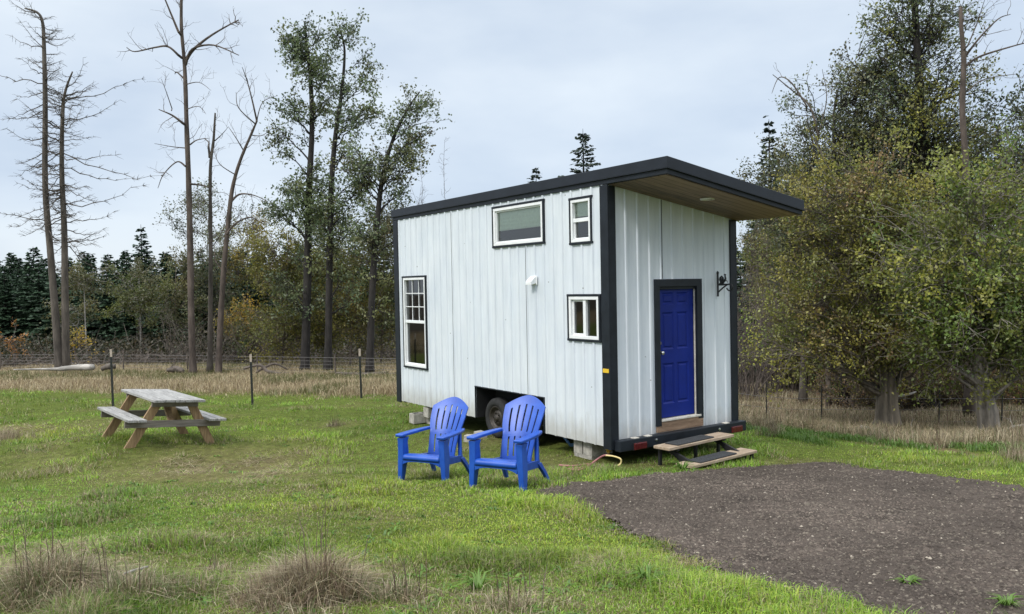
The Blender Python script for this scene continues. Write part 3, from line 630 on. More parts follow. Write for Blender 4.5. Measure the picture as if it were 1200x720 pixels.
PAD = np.array([ground_px(*q)[:2] for q in PADPX]+[(3.6, 2.2), (9., 2.6)]+[ground_px(*q)[:2] for q in PADPX2])
def in_poly(x, y, P):
    c = np.zeros(x.shape, bool); n = len(P)
    for i in range(n):
        x1, y1 = P[i]; x2, y2 = P[(i+1) % n]; k = ((y1 > y) != (y2 > y)); xx = (x2-x1)*(y-y1)/(y2-y1+1e-12)+x1; c ^= k & (x < xx)
    return c
def padjit(x, y): return x+(fbm(x*2.2, y*2.2, 31)-.5)*.38, y+(fbm(x*2.2, y*2.2, 37)-.5)*.38
def dryness(x, y):
    d = .07+.55*sstep(.54, .76, fbm(x*.8, y*.8, 11, 4))*.7
    for p, r, k in DRYW: d = np.maximum(d, k*np.exp(-(((x-p[0])/r)**2+((y-p[1])/(r*1.1))**2)*.8)*(.6+.7*fbm(x*2.5, y*2.5, 5)))
    return np.clip(d, 0, 1)
LEDGE = [ground_px(*q) for q in ((0, 457), (200, 460), (330, 464), (463, 466))]; REDGE = [ground_px(*q) for q in ((880, 497), (925, 511), (1000, 515), (1100, 524), (1160, 530), (1200, 542))]
EX = np.array([-40, *[p[0] for p in LEDGE], 3.2, *[p[0] for p in REDGE], 30]); EY = np.array([LEDGE[0][1], *[p[1] for p in LEDGE], REDGE[0][1]+2, *[p[1] for p in REDGE], REDGE[-1][1]-1])
o_ = np.argsort(EX); EX = EX[o_]; EY = EY[o_]
def tallness(x, y):
    e = np.interp(x, EX, EY)+(fbm(x*.9, y*.3, 21)-.5)*1.6; return sstep(-.7, 1.0, y-e)
ground_sheet()
def in_house(x, y):
    dx, dy = x-X0, y-Y0; u = dx*math.cos(A_)+dy*math.sin(A_); v = -dx*math.sin(A_)+dy*math.cos(A_); return (u > .15) & (u < W_-.1) & (v > .1) & (v < L_-.1)

# gravel pad
def gravel():
    st = .05; x0, y0 = PAD.min(0); x1, y1 = PAD.max(0); x1 = min(x1, 13)
    xs = np.arange(x0, x1, st); ys = np.arange(y0, y1, st); Xg, Yg = np.meshgrid(xs, ys); jx, jy = padjit(Xg, Yg); ins_ = in_poly(jx, jy, PAD)
    Z = gz(Xg, Yg)+.012+(fbm(Xg*9, Yg*9, 41, 3)-.5)*.03+(fbm(Xg*1.3, Yg*1.3, 43, 2)-.5)*.03
    n, m_ = Xg.shape; idx = np.arange(n*m_).reshape(n, m_); f = np.stack([idx[:-1, :-1], idx[:-1, 1:], idx[1:, 1:], idx[1:, :-1]], -1).reshape(-1, 4); f = f[ins_[:-1, :-1].ravel()]
    used = np.unique(f); mp = np.full(n*m_, -1); mp[used] = np.arange(len(used)); f = mp[f]; v = np.c_[Xg.ravel(), Yg.ravel(), Z.ravel()][used]
    mt = pbr('gravel_soil', (.044, .036, .030), 1, .4, 3, bump=1, bscale=80, spec=.1, col2=(.112, .091, .076), lo=.3, hi=.7)
    o = link('gravel_pad', np_mesh('gravel_pad', v, [f], None, mt, True)); tag(o, kind='structure')
    # loose stones and chips
    N = 330000; d = np.exp(rng.uniform(math.log(3.2), math.log(15), N)); an = rng.uniform(-.25, .95, N); x = d*np.sin(an); y = d*np.cos(an); jx, jy = padjit(x, y); k = in_poly(jx+rng.normal(0, .08, N), jy+rng.normal(0, .08, N), PAD); x = x[k]; y = y[k]; n = len(x)
    base = np.array([(1, 0, 0), (.4, .85, .1), (-.6, .7, 0), (-1, -.1, .1), (-.4, -.8, 0), (.6, -.75, .1), (.25, .1, .75), (-.3, 0, .65)]); F_ = [(0, 1, 6), (1, 2, 6), (2, 7, 6), (2, 3, 7), (3, 4, 7), (4, 5, 7), (5, 6, 7), (5, 0, 6)]
    dist = np.hypot(x, y); size = (.0045+.011*rng.random(n)**3)*(.75+.05*dist); size[rng.random(n) < .004] *= 2
    a = rng.uniform(0, 6.28, n); ca, sa = np.cos(a), np.sin(a); el = rng.uniform(.5, 1, n); fl = rng.uniform(.5, 1.1, n)
    B = base[None]*(1+rng.uniform(-.25, .25, (n, 8, 1))); bx = B[..., 0]*size[:, None]; by = B[..., 1]*(size*el)[:, None]
    V = np.stack([bx*ca[:, None]-by*sa[:, None]+x[:, None], bx*sa[:, None]+by*ca[:, None]+y[:, None], B[..., 2]*(size*fl)[:, None]+(gz(x, y)+.012+(fbm(x*9, y*9, 41, 3)-.5)*.03+(fbm(x*1.3, y*1.3, 43, 2)-.5)*.03)[:, None]-.001], -1)
    tone = rng.random(n); col = np.array([.082, .066, .054])[None]*(.72+.6*sstep(.3, .7, fbm(x*.7, y*.7, 211, 3)))[:, None]*(.55+.9*rng.random((n, 1))); pale = tone > .985; col[pale] = np.array([.30, .26, .21])*(.6+.6*rng.random((pale.sum(), 1))); br = (tone > .80) & ~pale; col[br] = np.array([.125, .106, .084])*(.6+.7*rng.random((br.sum(), 1)))
    f = (np.array(F_)[None]+np.arange(n)[:, None, None]*8).reshape(-1, 3)
    o = link('gravel', np_mesh('gravel', V.reshape(-1, 3), [f], np.repeat(col, 8, 0), M['stone'])); tag(o, 'loose brown gravel and pale chips covering the parking pad', 'gravel', kind='stuff')
gravel()

# ------------------------------------------------------------------ grass
def blades(name, x, y, h, w, col, lean, curve, bend=True, z=None, az=None):
    n = len(x); z = gz(x, y) if z is None else z; az = rng.uniform(0, 2*math.pi, n) if az is None else az; ld = np.stack([np.cos(az), np.sin(az)], 1); sd = np.stack([-np.sin(az+rng.normal(0, .8, n)), np.cos(az)], 1)
    p0 = np.c_[x, y, z-.01]
    mid = p0+np.c_[ld*(lean*h*.35)[:, None], h*.55*np.sqrt(np.clip(1-lean**2*.3, .1, 1))]
    tip = p0+np.c_[ld*(lean*h*(.9+curve))[:, None], h*np.clip(1-lean*.55-curve*.25, .15, 1)]
    W3 = np.c_[sd*(w/2)[:, None], np.zeros(n)]
    if bend:
        V = np.stack([p0-W3, p0+W3, mid+W3*.8, mid-W3*.8, tip], 1); i = np.arange(n)[:, None]*5
        q = i+np.array([0, 1, 2, 3]); t = i+np.array([3, 2, 4]); f = [q, t]; c = np.repeat(col, 5, 0)
    else:
        V = np.stack([p0-W3, p0+W3, tip], 1); f = [np.arange(n)[:, None]*3+np.array([0, 1, 2])]; c = np.repeat(col, 3, 0)
    return V.reshape(-1, 3), f, c
def merge(parts):
    v = []; quads = []; tris = []; c = []; o = 0
    for V, f, col in parts:
        v.append(V); c.append(col)
        for q in f: (quads if q.shape[1] == 4 else tris).append(q+o)
        o += len(V)
    return np.concatenate(v), [np.concatenate(k) for k in (quads, tris) if k], np.concatenate(c)
GREENS = np.array([(.15, .275, .022), (.12, .23, .02), (.20, .325, .028), (.085, .16, .02), (.24, .31, .05)]); DRYS = np.array([(.33, .27, .15), (.25, .20, .11), (.42, .36, .22), (.19, .145, .085)])
def grass_cols(n, dry, bright, hue):
    c = GREENS[rng.integers(0, len(GREENS), n)]*(.75+.5*rng.random((n, 1)))*bright[:, None]; c[:, 0] *= hue; c[:, 1] *= 1-.25*(hue-1); k = rng.random(n) < dry; c[k] = DRYS[rng.integers(0, 4, k.sum())]*(.7+.5*rng.random((k.sum(), 1))); return c
def lawn():
    parts = []
    for lo, hi, N, bend in ((2.2, 10, 520000, True), (10, 30, 360000, False)):
        d = np.exp(rng.uniform(math.log(lo), math.log(hi), N)); an = rng.uniform(-.68, .68, N); x = d*np.sin(an); y = d*np.cos(an)
        jx, jy = padjit(x, y); k = ~in_poly(jx+rng.normal(0, .09, N), jy+rng.normal(0, .09, N), PAD) & ~in_house(x, y); tl = tallness(x, y); k &= rng.random(N) > tl*1.05
        dr = dryness(x, y); k &= rng.random(N) > np.clip(dr-.75, 0, 1)
        x, y, dr, d = x[k], y[k], dr[k], d[k]; n = len(x)
        cl = fbm(x*1.8, y*1.8, 51, 3); cl2 = fbm(x*.7, y*.7, 57, 2)
        h = (.022+.095*sstep(.38, .75, cl)**1.3+.02*rng.random(n))*(.7+.6*rng.random(n)); h *= 1+.35*(cl2-.5)
        h = h*(1+.5*sstep(.4, .8, dr))
        fg = sstep(7.5, 4.5, d)*sstep(.4, .7, fbm(x*1.1, y*1.1, 61, 2)); h = h*(1+.9*fg)
        w = (.0032+.0028*rng.random(n))*np.clip(d/6, .8, 3.4)
        br = .76+.80*sstep(.3, .7, fbm(x*.75, y*.75, 71, 4))
        parts.append(blades('', x, y, h, w, grass_cols(n, np.clip(dr*.9+.05+.25*sstep(.5, .8, fbm(x*2.6, y*2.6, 77, 2)), 0, .95), br, .82+.5*fbm(x*.45, y*.45, 73, 3)), np.clip(rng.uniform(.1, 1.0, n)+.8*sstep(.35, .7, dr), 0, 1.5), rng.uniform(0, .5, n), bend))
    # broad leaved weeds and clover through the lawn
    n0 = 900; d = np.exp(rng.uniform(math.log(3), math.log(18), n0)); an = rng.uniform(-.66, .66, n0); x = d*np.sin(an); y = d*np.cos(an); jx, jy = padjit(x, y); k = ~in_poly(jx, jy, PAD) & ~in_house(x, y) & (tallness(x, y) < .3) & (fbm(x*.9, y*.9, 201, 2) > .42); x, y = x[k], y[k]; m = 9
    x = np.repeat(x, m)+rng.normal(0, .025, len(x)*m); y = np.repeat(y, m)+rng.normal(0, .025, len(y)*m); n = len(x); cw = np.array([(.10, .20, .025), (.14, .24, .04), (.08, .15, .03)])[rng.integers(0, 3, n)]*(.7+.6*rng.random((n, 1)))
    parts.append(blades('', x, y, .03+.05*rng.random(n), .011+.012*rng.random(n), cw, rng.uniform(.6, 1.3, n), rng.uniform(.2, .6, n), True))
    v, f, c = merge(parts); o = link('lawn_grass', np_mesh('lawn_grass', v, f, c, M['grass'])); tag(o, 'short patchy green lawn grass with straw coloured spots', 'grass', kind='stuff')
lawn()
def meadow():
    parts = []
    # behind the lawn on the left and behind the house
    N = 330000; x = rng.uniform(-30, 14, N); y = rng.uniform(20, 37, N); k = rng.random(N) < tallness(x, y); k &= (x < 3.5) ; k &= rng.random(N) < np.interp(y, [20, 27, 37], [1, .8, .35]); x, y = x[k], y[k]; n = len(x)
    h = (.06+.40*fbm(x*.6, y*.6, 81, 4)**1.2+.12*rng.random(n))*np.interp(y, [20, 26, 33, 37], [1.0, .95, .7, .7])*(.35+.65*tallness(x, y)); gr = fbm(x*.35, y*.5, 83, 3); c = np.array([(.43, .35, .21), (.36, .28, .165), (.50, .42, .26), (.26, .20, .12)])[rng.integers(0, 4, n)]*(.7+.5*rng.random((n, 1))); k = rng.random(n) < sstep(.45, .7, gr)*.7; c[k] = np.array([.13, .14, .045])*(.7+.5*rng.random((k.sum(), 1)))
    parts.append(blades('', x, y, h, .008+.010*rng.random(n), c, rng.uniform(.05, 1.1, n), rng.uniform(0, .4, n), True))
    # right
    N = 260000; x = rng.uniform(3.0, 19, N); y = rng.uniform(13, 34, N); k = (rng.random(N) < tallness(x, y)) & ~in_house(x, y); k &= rng.random(N) < np.interp(y, [13, 20, 34], [1, .7, .35]); x, y = x[k], y[k]; n = len(x)
    h = (.06+.5*fbm(x*.8, y*.8, 91, 4)**1.6+.16*rng.random(n)**2)*(.3+.7*tallness(x, y)); c = np.array([(.40, .33, .20), (.34, .27, .165), (.46, .39, .26), (.22, .165, .11)])[rng.integers(0, 4, n)]*(.65+.5*rng.random((n, 1))); k = rng.random(n) < .16; c[k] = np.array([.10, .125, .04]); k = rng.random(n) < .05*(y > 18); c[k] = (.12, .04, .03)
    parts.append(blades('', x, y, h, (.005+.006*rng.random(n))*np.clip(y/16, .9, 1.6), c, rng.uniform(.05, 1.1, n), rng.uniform(0, .4, n), True))
    # lush green strip between the pad and the tall grass
    N = 60000; x = rng.uniform(3.2, 13, N); y = rng.uniform(9, 18, N); e = np.interp(x, EX, EY); jx, jy = padjit(x, y); k = ~in_poly(jx, jy, PAD) & (y > e-2.4) & (y < e+.6) & ~in_house(x, y) & (fbm(x*1.2, y*1.2, 95, 3) > .40); x, y = x[k], y[k]; n = len(x)
    parts.append(blades('', x, y, .09+.12*rng.random(n), .008+.006*rng.random(n), np.array([.09, .17, .025])*(.7+.6*rng.random((n, 1))), rng.uniform(.2, .9, n), rng.uniform(.1, .5, n), True))
    v, f, c = merge(parts); o = link('meadow_grass', np_mesh('meadow_grass', v, f, c, M['grass'])); tag(o, 'tall straw coloured meadow grass along the fences and under the trees', 'grass', kind='stuff')
meadow()
def tuft(px, py, rad, h, n, label, brown=.5, spread=.5, green=.15, stems=0):
    n = int(n*.75); p = ground_px(px, py); m = 9; sr = rad*rng.random(m)**.7; sa = rng.uniform(0, 6.28, m); sh = np.r_[1, rng.uniform(.3, .85, m-1)]; sr[0] = 0; w_ = np.r_[2.4, rng.uniform(.4, 1, m-1)]; ci = rng.choice(m, n, p=w_/w_.sum())
    ex = rng.normal(0, rad*.20, n); ey = rng.normal(0, rad*.17, n); x = p[0]+sr[ci]*np.cos(sa[ci])+ex; y = p[1]+sr[ci]*np.sin(sa[ci])*.8+ey; r = np.hypot(ex, ey); a = np.arctan2(ey, ex); hh = .86*h*sh[ci]*(.3+.7*rng.random(n))*np.exp(-(r/rad)**2*1.5)
    pal = np.array([(.42, .345, .22), (.30, .23, .15), (.20, .145, .10), (.50, .44, .30)]); c = pal[rng.choice(4, n, p=[.42-.3*brown, .3, .1+.3*brown, .18])]*(.7+.5*rng.random((n, 1))); k = rng.random(n) < green; c[k] = np.array([.12, .15, .05])
    V, f, c = blades('', x, y, hh, .0025+.003*rng.random(n), c, rng.uniform(.1, .35+spread, n)*(.6+1.2*np.clip(r/rad, 0, 1)), rng.uniform(0, .8, n), True, az=a+rng.normal(0, 1.3, n))
    parts = [(V, f, c)]
    if stems:
        a = rng.uniform(0, 6.28, stems); r = rad*.6*rng.random(stems); x = p[0]+r*np.cos(a); y = p[1]+r*np.sin(a); parts.append(blades('', x, y, h*(.9+.6*rng.random(stems)), np.full(stems, .006), np.tile([.12, .085, .06], (stems, 1)), rng.uniform(.02, .35, stems), rng.uniform(0, .2, stems), True))
    v, f, c = merge(parts); o = link('grass_tuft', np_mesh('grass_tuft', v-p, f, c, M['grass']), None, p); tag(o, label, 'plant', 'dry grass tufts on the lawn')
tuft(372, 702, .40, .58, 5200, 'largest brown dry grass tuft at the bottom edge, centre-left of the lawn', .6, .65, .10, 16)
tuft(345, 712, .42, .3, 1500, 'spreading straw mat at the foot of the largest brown tuft', .6, .9, .15)
tuft(60, 700, .60, .52, 6500, 'tangled dry tuft with dark stems in the bottom left corner', .35, .7, .3, 26)
tuft(150, 706, .48, .38, 4200, 'pale straw tuft beside the dark-stemmed corner tuft', .2, .7, .35, 12)
tuft(8, 515, .62, .5, 1800, 'large reddish straw tuft at the left edge, level with the picnic table', .6, .5, .05)
tuft(392, 499, .26, .30, 600, 'small dark tuft on the lawn between picnic table and house', .9, .4, .3, 14)
tuft(258, 676, .22, .20, 700, 'low flattened dry tuft left of the largest brown tuft', .7, .8, .15, 8)
tuft(470, 700, .3, .26, 900, 'thin mixed green and straw tuft right of the largest brown tuft', .3, .8, .4, 12)
tuft(600, 712, .4, .24, 1000, 'thin pale tuft at the bottom edge below the blue chairs', .2, .8, .3, 12)
tuft(905, 512, .25, .62, 300, 'dark dried weed stalks beside the tail light of the house', .9, .25, .0, 25)
tuft(1100, 525, .45, .5, 900, 'bleached grass tuft at the lawn edge between the two big trunks', .2, .6, .1, 15)
tuft(1195, 540, .5, .7, 1200, 'tall grey grass tuft at the right edge beside the pale trunk', .4, .5, .1, 20)
tuft(1040, 520, .4, .4, 800, 'straw tuft at the foot of the dark trunk', .3, .6, .15, 10)

# weeds growing at the pad
def weed(px, py, n, r, label):
    p = ground_px(px, py); a = rng.uniform(0, 6.28, n); x = p[0]+.02*np.cos(a); y = p[1]+.02*np.sin(a); V, f, c = blades('', x, y, r*(.5+rng.random(n)*.6), np.full(n, .014), np.array([.11, .2, .03])*(.7+.6*rng.random((n, 1))), rng.uniform(.6, 1.2, n), rng.uniform(.2, .6, n), True, az=a); V[:, 2] += .02
    o = link('weed', np_mesh('weed', V-p, f, c, M['grass']), None, p); tag(o, label, 'plant', 'green weeds')
weed(1064, 686, 26, .07, 'small green weed alone in the middle of the gravel'); weed(1180, 712, 36, .08, 'green weed in the gravel at the bottom right corner'); weed(800, 552, 60, .2, 'broad leafed weed under the lower wooden step'); weed(760, 685, 60, .17, 'dark leafy weed in the lawn below the gravel edge'); weed(560, 690, 40, .15, 'leafy weed in the lawn below the blue chairs')

# ------------------------------------------------------------------ trees
def leaves_mesh(name, pos, size, cols, mat, droop=.3, aspect=.62):
    n = len(pos); d = rng.normal(0, 1, (n, 3)); d[:, 2] -= droop; d /= np.linalg.norm(d, axis=1)[:, None]; q = rng.normal(0, 1, (n, 3)); s_ = np.cross(d, q); s_ /= np.linalg.norm(s_, axis=1)[:, None]
    size = size*(.6+.8*rng.random(n)); L = (size)[:, None]; Wd = (size*aspect*.5)[:, None]; nn = np.cross(d, s_)
    V = np.stack([pos, pos+d*L*.5+s_*Wd+nn*L*.06, pos+d*L, pos+d*L*.5-s_*Wd+nn*L*.06], 1).reshape(-1, 3); f = np.arange(n)[:, None]*4+np.array([0, 1, 2, 3])
    return np_mesh(name, V, [f], np.repeat(cols, 4, 0), mat)
def path_px(pxs, D, r=.0):
    return smooth_path([at(x, y, D)+np.array([0, rng.normal(0, r), 0]) for x, y in pxs], 5)
def root_fix(pts):
    p = pts[0].copy(); g = float(gz(p[0], p[1])); return np.array([p[0], p[1], g])
def branch(mb, a, b, r0, r1, sag, n=5, sides=5, wig=.06):
    a = np.asarray(a); b = np.asarray(b); t = np.linspace(0, 1, n)[:, None]; L = np.linalg.norm(b-a); p = a+(b-a)*t; p[:, 2:] += sag*L*np.sin(t*math.pi)*.5
    p[1:-1] += rng.normal(0, wig*L/n, (n-2, 3)); mb.tube(p, np.linspace(r0, r1, n), sides, cap=False); return p
def fluted(mb, pts, rr):
    """old trunk with ridges and a spreading foot"""
    t = np.linspace(0, 1, 40); k = np.linspace(0, 1, len(pts)); P = np.stack([np.interp(t, k, pts[:, j]) for j in range(3)], 1); r = np.interp(t, k, rr); n = 48; an = np.arange(n)*2*math.pi/n; ph = rng.uniform(0, 6.28, 4); vs = []
    for i in range(40):
        w = .10*np.sin(5*an+ph[0]+2*t[i])+.07*np.sin(9*an+ph[1]-3*t[i])+.05*np.sin(14*an+ph[2]+4*t[i])+.02*rng.normal(0, 1, n)
        f = r[i]*(1+w*(1-.6*t[i])+.35*max(0, 1-t[i]*9)*(.6+.6*np.sin(4*an+ph[3]))); vs.append(np.c_[P[i, 0]+f*np.cos(an), P[i, 1]+f*np.sin(an), np.full(n, P[i, 2])])
    mb.add(np.concatenate(vs), [(i*n+j, i*n+(j+1) % n, (i+1)*n+(j+1) % n, (i+1)*n+j) for i in range(39) for j in range(n)])
def leafy_tree(name, label, cat, D, path, r0, r1, ells, lpc, leaf, crad, pal, bark='bark', group=None, attach=.7, dens=1.0, depth=.85, trunkbase=None, twigs=3, droop=.3, flare=True, sides=9, hollow=.0, bare=0, wig=.16, side=.75, lift=1.5):
    """path: trunk px points; ells: (cx, cy, rx, ry, number of leaf clumps) in px at distance D"""
    k = D/F; trunk = path_px(path, D, .04) if path else None
    base = root_fix(trunk) if trunk is not None else np.array(trunkbase)
    mb = MB(); PV = []
    if trunk is not None:
        trunk[0][2] = min(trunk[0][2], base[2])-.1; n = len(trunk); rr = np.linspace(r0, r1, n)
        if flare: rr[0] *= 1.45; rr[1] *= 1.12
        rr = rr*(1+rng.normal(0, .03, n)); fluted(mb, trunk, rr) if sides > 12 else mb.tube(trunk, rr, sides)
        TZ = trunk[:, 2]
    lp = []; lc = []; pal = np.array(pal); limb_tone = pal[0]; limb_g = 1.
    for cx, cy, rx, ry, nc in ells:
        c = at(cx, cy, D); nc = int(nc*dens); prim = None; kids = 0
        for _ in range(nc):
            u = rng.normal(0, 1, 3); u /= np.linalg.norm(u); u *= rng.random()**(1/3 if hollow == 0 else .5*(1-hollow)); p = c+u*np.array([rx*k, rx*k*depth, ry*k])
            p_side = trunk is not None and kids > 0
            if p_side:
                # a side shoot off the last limb
                kids -= 1; q = prim[rng.integers(2, len(prim))]; o_ = rng.normal(0, 1, 3)*np.array([1, 1, .8]); o_ /= np.linalg.norm(o_); p = prim[-1]+o_*side*rng.uniform(.4, 1.15)+np.array([0, 0, .15*side]); q = prim[max(1, len(prim)-2-int(3*rng.random()))]
            if trunk is not None:
                hd = np.hypot(*(p-c)[:2])+.15; za = p[2]-attach*(abs(p[0]-np.interp(p[2], TZ, trunk[:, 0]))+.3*abs(p[1]-base[1])); za = np.clip(za, TZ[0]+.18*(TZ[-1]-TZ[0]), TZ[-1]); a = np.array([np.interp(za, TZ, trunk[:, j]) for j in range(2)]+[za]); rb = max(.008, np.interp(za, TZ, rr)*.33)
            else:
                a = base+np.array([rng.normal(0, .25*rx*k), rng.normal(0, .2), 0]); rb = .02
            if trunk is not None and prim is not None and kids >= 0 and p_side:
                a = q; rb = .014
            rb = min(rb, .05); pts = branch(mb, a, p, rb, .007, .12, 7, 4, wig)
            if trunk is not None and not p_side: prim = pts; kids = rng.integers(3, 8)
            if rng.random() < bare: lnum = 0
            else: lnum = int(lpc*(.5+rng.random()))
            
            if not p_side: limb_tone = pal[rng.integers(0, len(pal))]*lift*rng.uniform(.55, 1.45)
            tone = (.75*limb_tone+.25*pal[rng.integers(0, len(pal))]*lift)*rng.uniform(.8, 1.2)
            axis = (p-a); axis /= np.linalg.norm(axis)+1e-6
            for _t in range(twigs):
                dv = axis*.6+rng.normal(0, .7, 3); dv /= np.linalg.norm(dv); e = p+dv*crad*(1.1+rng.random()*(1.5 if lnum == 0 else .6)); s0 = pts[-1-rng.integers(0, 3)]; mb.tube([s0, (s0+e)/2+rng.normal(0, .05, 3)*crad, e], [.008, .006, .003], 3, cap=False)
                m_ = lnum//twigs
                if m_:
                    t = rng.random((m_, 1)); q = s0+(e-s0)*(.15+.95*t)+rng.normal(0, .25*crad, (m_, 3)); lp.append(q); lc.append(np.clip(tone*(.7+.6*rng.random((m_, 1)))+rng.normal(0, .006, (m_, 3)), .004, 1))
    root = thing(name, label, cat, base, group)
    mb.build('trunk' if trunk is not None else 'stems', M[bark], root).location = (0, 0, 0)
    o = root.children[0]; v = np.empty(len(o.data.vertices)*3); o.data.vertices.foreach_get('co', v); o.data.vertices.foreach_set('co', (v.reshape(-1, 3)-base).ravel()); 
    if sides > 8: o.data.polygons.foreach_set('use_smooth', [True]*len(o.data.polygons))
    if lp:
        lp = np.concatenate(lp); lc = np.concatenate(lc); link('crown', leaves_mesh('crown', lp-base, np.full(len(lp), leaf), lc, M['leaf'], droop), root)
    return root
GREY = [(.055, .068, .045), (.07, .085, .05), (.045, .055, .038), (.08, .085, .045)]
CW = [(.075, .098, .05), (.095, .12, .055), (.062, .082, .045), (.115, .125, .05)]
GOLD = [(.145, .14, .026), (.12, .125, .025), (.17, .15, .03)]
OLIVE = [(.105, .108, .026), (.085, .097, .026), (.125, .118, .028), (.068, .08, .024), (.135, .115, .026)]
GREEN = [(.07, .10, .02), (.09, .125, .025), (.05, .075, .018), (.12, .13, .03)]
YELL = [(.22, .15, .02), (.17, .125, .02), (.13, .11, .025), (.25, .16, .025)]
RUST = [(.13, .085, .04), (.15, .075, .04), (.11, .075, .04), (.14, .11, .05)]
BROWNG = [(.10, .105, .04), (.085, .09, .04), (.115, .105, .04), (.07, .078, .035)]
# cottonwoods
leafy_tree('cottonwood_tree', 'tallest leafy cottonwood with thin grey-green crown reaching near the top of the sky', 'tree', 30, [(357, 442), (360, 330), (362, 230), (365, 150), (364, 90), (358, 40), (357, 25)], .17, .02,
    [(357, 42, 18, 22, 22), (348, 80, 26, 35, 40), (376, 75, 24, 40, 36), (348, 150, 24, 45, 40), (350, 215, 26, 50, 52), (378, 130, 14, 40, 20), (348, 260, 28, 30, 40), (346, 320, 30, 45, 34)], 44, .105, .34, CW, 'darkbark', 'tall cottonwoods', 1.0, .82, .85, side=.5, lift=1.7)
leafy_tree('cottonwood_tree', 'leafy cottonwood right of the tallest one, leaning slightly right', 'tree', 29.5, [(384, 440), (386, 330), (388, 230), (393, 160), (400, 110), (404, 60), (398, 35)], .15, .02,
    [(402, 50, 18, 22, 20), (415, 90, 20, 30, 30), (418, 135, 18, 22, 24), (402, 175, 20, 40, 26), (405, 235, 25, 45, 46), (385, 270, 26, 26, 30), (392, 330, 24, 45, 28)], 42, .105, .34, CW, 'darkbark', 'tall cottonwoods', 1.0, .82, .85, side=.5, lift=1.7)
leafy_tree('cottonwood_tree', 'shorter leafy cottonwood beside the rear wall of the house, crown leaning right', 'tree', 28.5, [(433, 440), (436, 340), (442, 260), (449, 205), (462, 160), (480, 125), (492, 108)], .14, .02,
    [(487, 125, 18, 20, 18), (478, 155, 30, 26, 40), (455, 185, 34, 24, 40), (450, 225, 38, 28, 50), (430, 200, 22, 26, 24), (455, 265, 32, 28, 40), (440, 320, 28, 45, 34)], 42, .10, .34, CW+[(.10, .085, .05)], 'darkbark', 'tall cottonwoods', .9, .82, .85, side=.5, lift=1.7)
# understorey on the left
def shrub(px, py, rx, ry, D, n, label, pal, leaf=.08, lpc=55, name='shrub', cat='shrub', group=None, crad=.34, base_y=None, bare=0, bark='twig', stem=None, hollow=0):
    b = at(px, py, D); b[2] = float(gz(b[0], b[1])); k = D/F
    if stem: return leafy_tree(name, label, cat, D, stem, .05, .012, [(px, py, rx, ry, n)], lpc, leaf, crad, pal, bark, group, .8, 1, .9, None, 3, .3, False, 6, hollow, bare)
    return leafy_tree(name, label, cat, D, None, 0, 0, [(px, py, rx, ry, n)], lpc, leaf, crad, pal, bark, group, .8, 1, .9, b, 3, .3, False, 6, hollow, bare)
U = 'young broadleaf trees in front of the fir wood'
shrub(100, 365, 22, 44, 41, 40, 'thin grey-green young tree behind the right-hand dead conifer', BROWNG, .10, 90, 'young_tree', 'tree', U, .4, stem=[(102, 425), (100, 380), (98, 330)], bark='palebark')
shrub(166, 350, 27, 38, 40, 60, 'round olive young tree on a pale thin trunk left of the bare trees', OLIVE[:4]+BROWNG, .10, 95, 'young_tree', 'tree', U, .4, stem=[(166, 426), (164, 380), (163, 320)], bark='palebark')
shrub(205, 345, 24, 55, 42, 60, 'dull olive young tree just left of the tallest bare tree', BROWNG, .10, 95, 'young_tree', 'tree', U, .42, stem=[(205, 430), (205, 380), (207, 300)])
shrub(243, 265, 48, 42, 46, 80, 'loose grey-leaved tree showing behind the bare trunks', GREY+BROWNG, .11, 42, 'young_tree', 'tree', U, .5, stem=[(240, 430), (242, 330), (245, 230)])
shrub(245, 350, 40, 60, 44, 110, 'dense dull green tree low behind the three bare trunks', BROWNG+GREY[:2], .11, 60, 'young_tree', 'tree', U, .5, stem=[(248, 430), (246, 380), (245, 300)])
shrub(282, 380, 26, 24, 37, 46, 'bright yellow autumn bush right of the leaning bare tree', YELL, .10, 60, 'autumn_bush', 'shrub', None, .36)
shrub(288, 290, 28, 60, 45, 80, 'yellowish olive tree between bare trunks and cottonwoods', OLIVE+YELL[1:3], .11, 55, 'young_tree', 'tree', U, .45, stem=[(288, 430), (290, 350), (290, 260)])
shrub(335, 335, 36, 95, 33, 230, 'big olive yellow alder in front of the tallest cottonwood', OLIVE+GOLD, .085, 66, 'alder_tree', 'tree', 'olive alders under the cottonwoods', .42, stem=[(330, 440), (334, 380), (338, 270)])
shrub(383, 340, 38, 92, 34, 230, 'olive alder between the two tall cottonwoods', OLIVE+GOLD[:2], .085, 66, 'alder_tree', 'tree', 'olive alders under the cottonwoods', .42, stem=[(380, 440), (385, 380), (388, 280)])
shrub(412, 355, 22, 45, 32.5, 50, 'orange tinged alder right of the second cottonwood', YELL+OLIVE, .08, 55, 'alder_tree', 'tree', 'olive alders under the cottonwoods', .36, stem=[(410, 438), (412, 390), (414, 320)])
shrub(448, 330, 34, 85, 33, 190, 'brownish olive alder against the rear corner of the house', OLIVE+GOLD[:1]+BROWNG[:2], .085, 62, 'alder_tree', 'tree', 'olive alders under the cottonwoods', .42, stem=[(446, 440), (448, 370), (450, 270)])
shrub(300, 395, 26, 30, 36, 60, 'low dark green bush right of the yellow autumn bush', GREEN[2:3]+BROWNG, .09, 55, 'shrub', 'shrub', None, .36)
shrub(15, 397, 9, 9, 36, 14, 'small orange leaved sapling at the left edge by the fence', [(.26, .12, .03), (.22, .13, .03)], .09, 26, 'autumn_sapling', 'tree', None, .22, stem=[(18, 428), (17, 412), (15, 395)])
shrub(85, 402, 16, 6, 34, 14, 'small yellow leaved sapling behind the dead conifer trunks', YELL, .09, 22, 'autumn_sapling', 'tree', None, .22, stem=[(92, 428), (88, 412), (84, 400)])

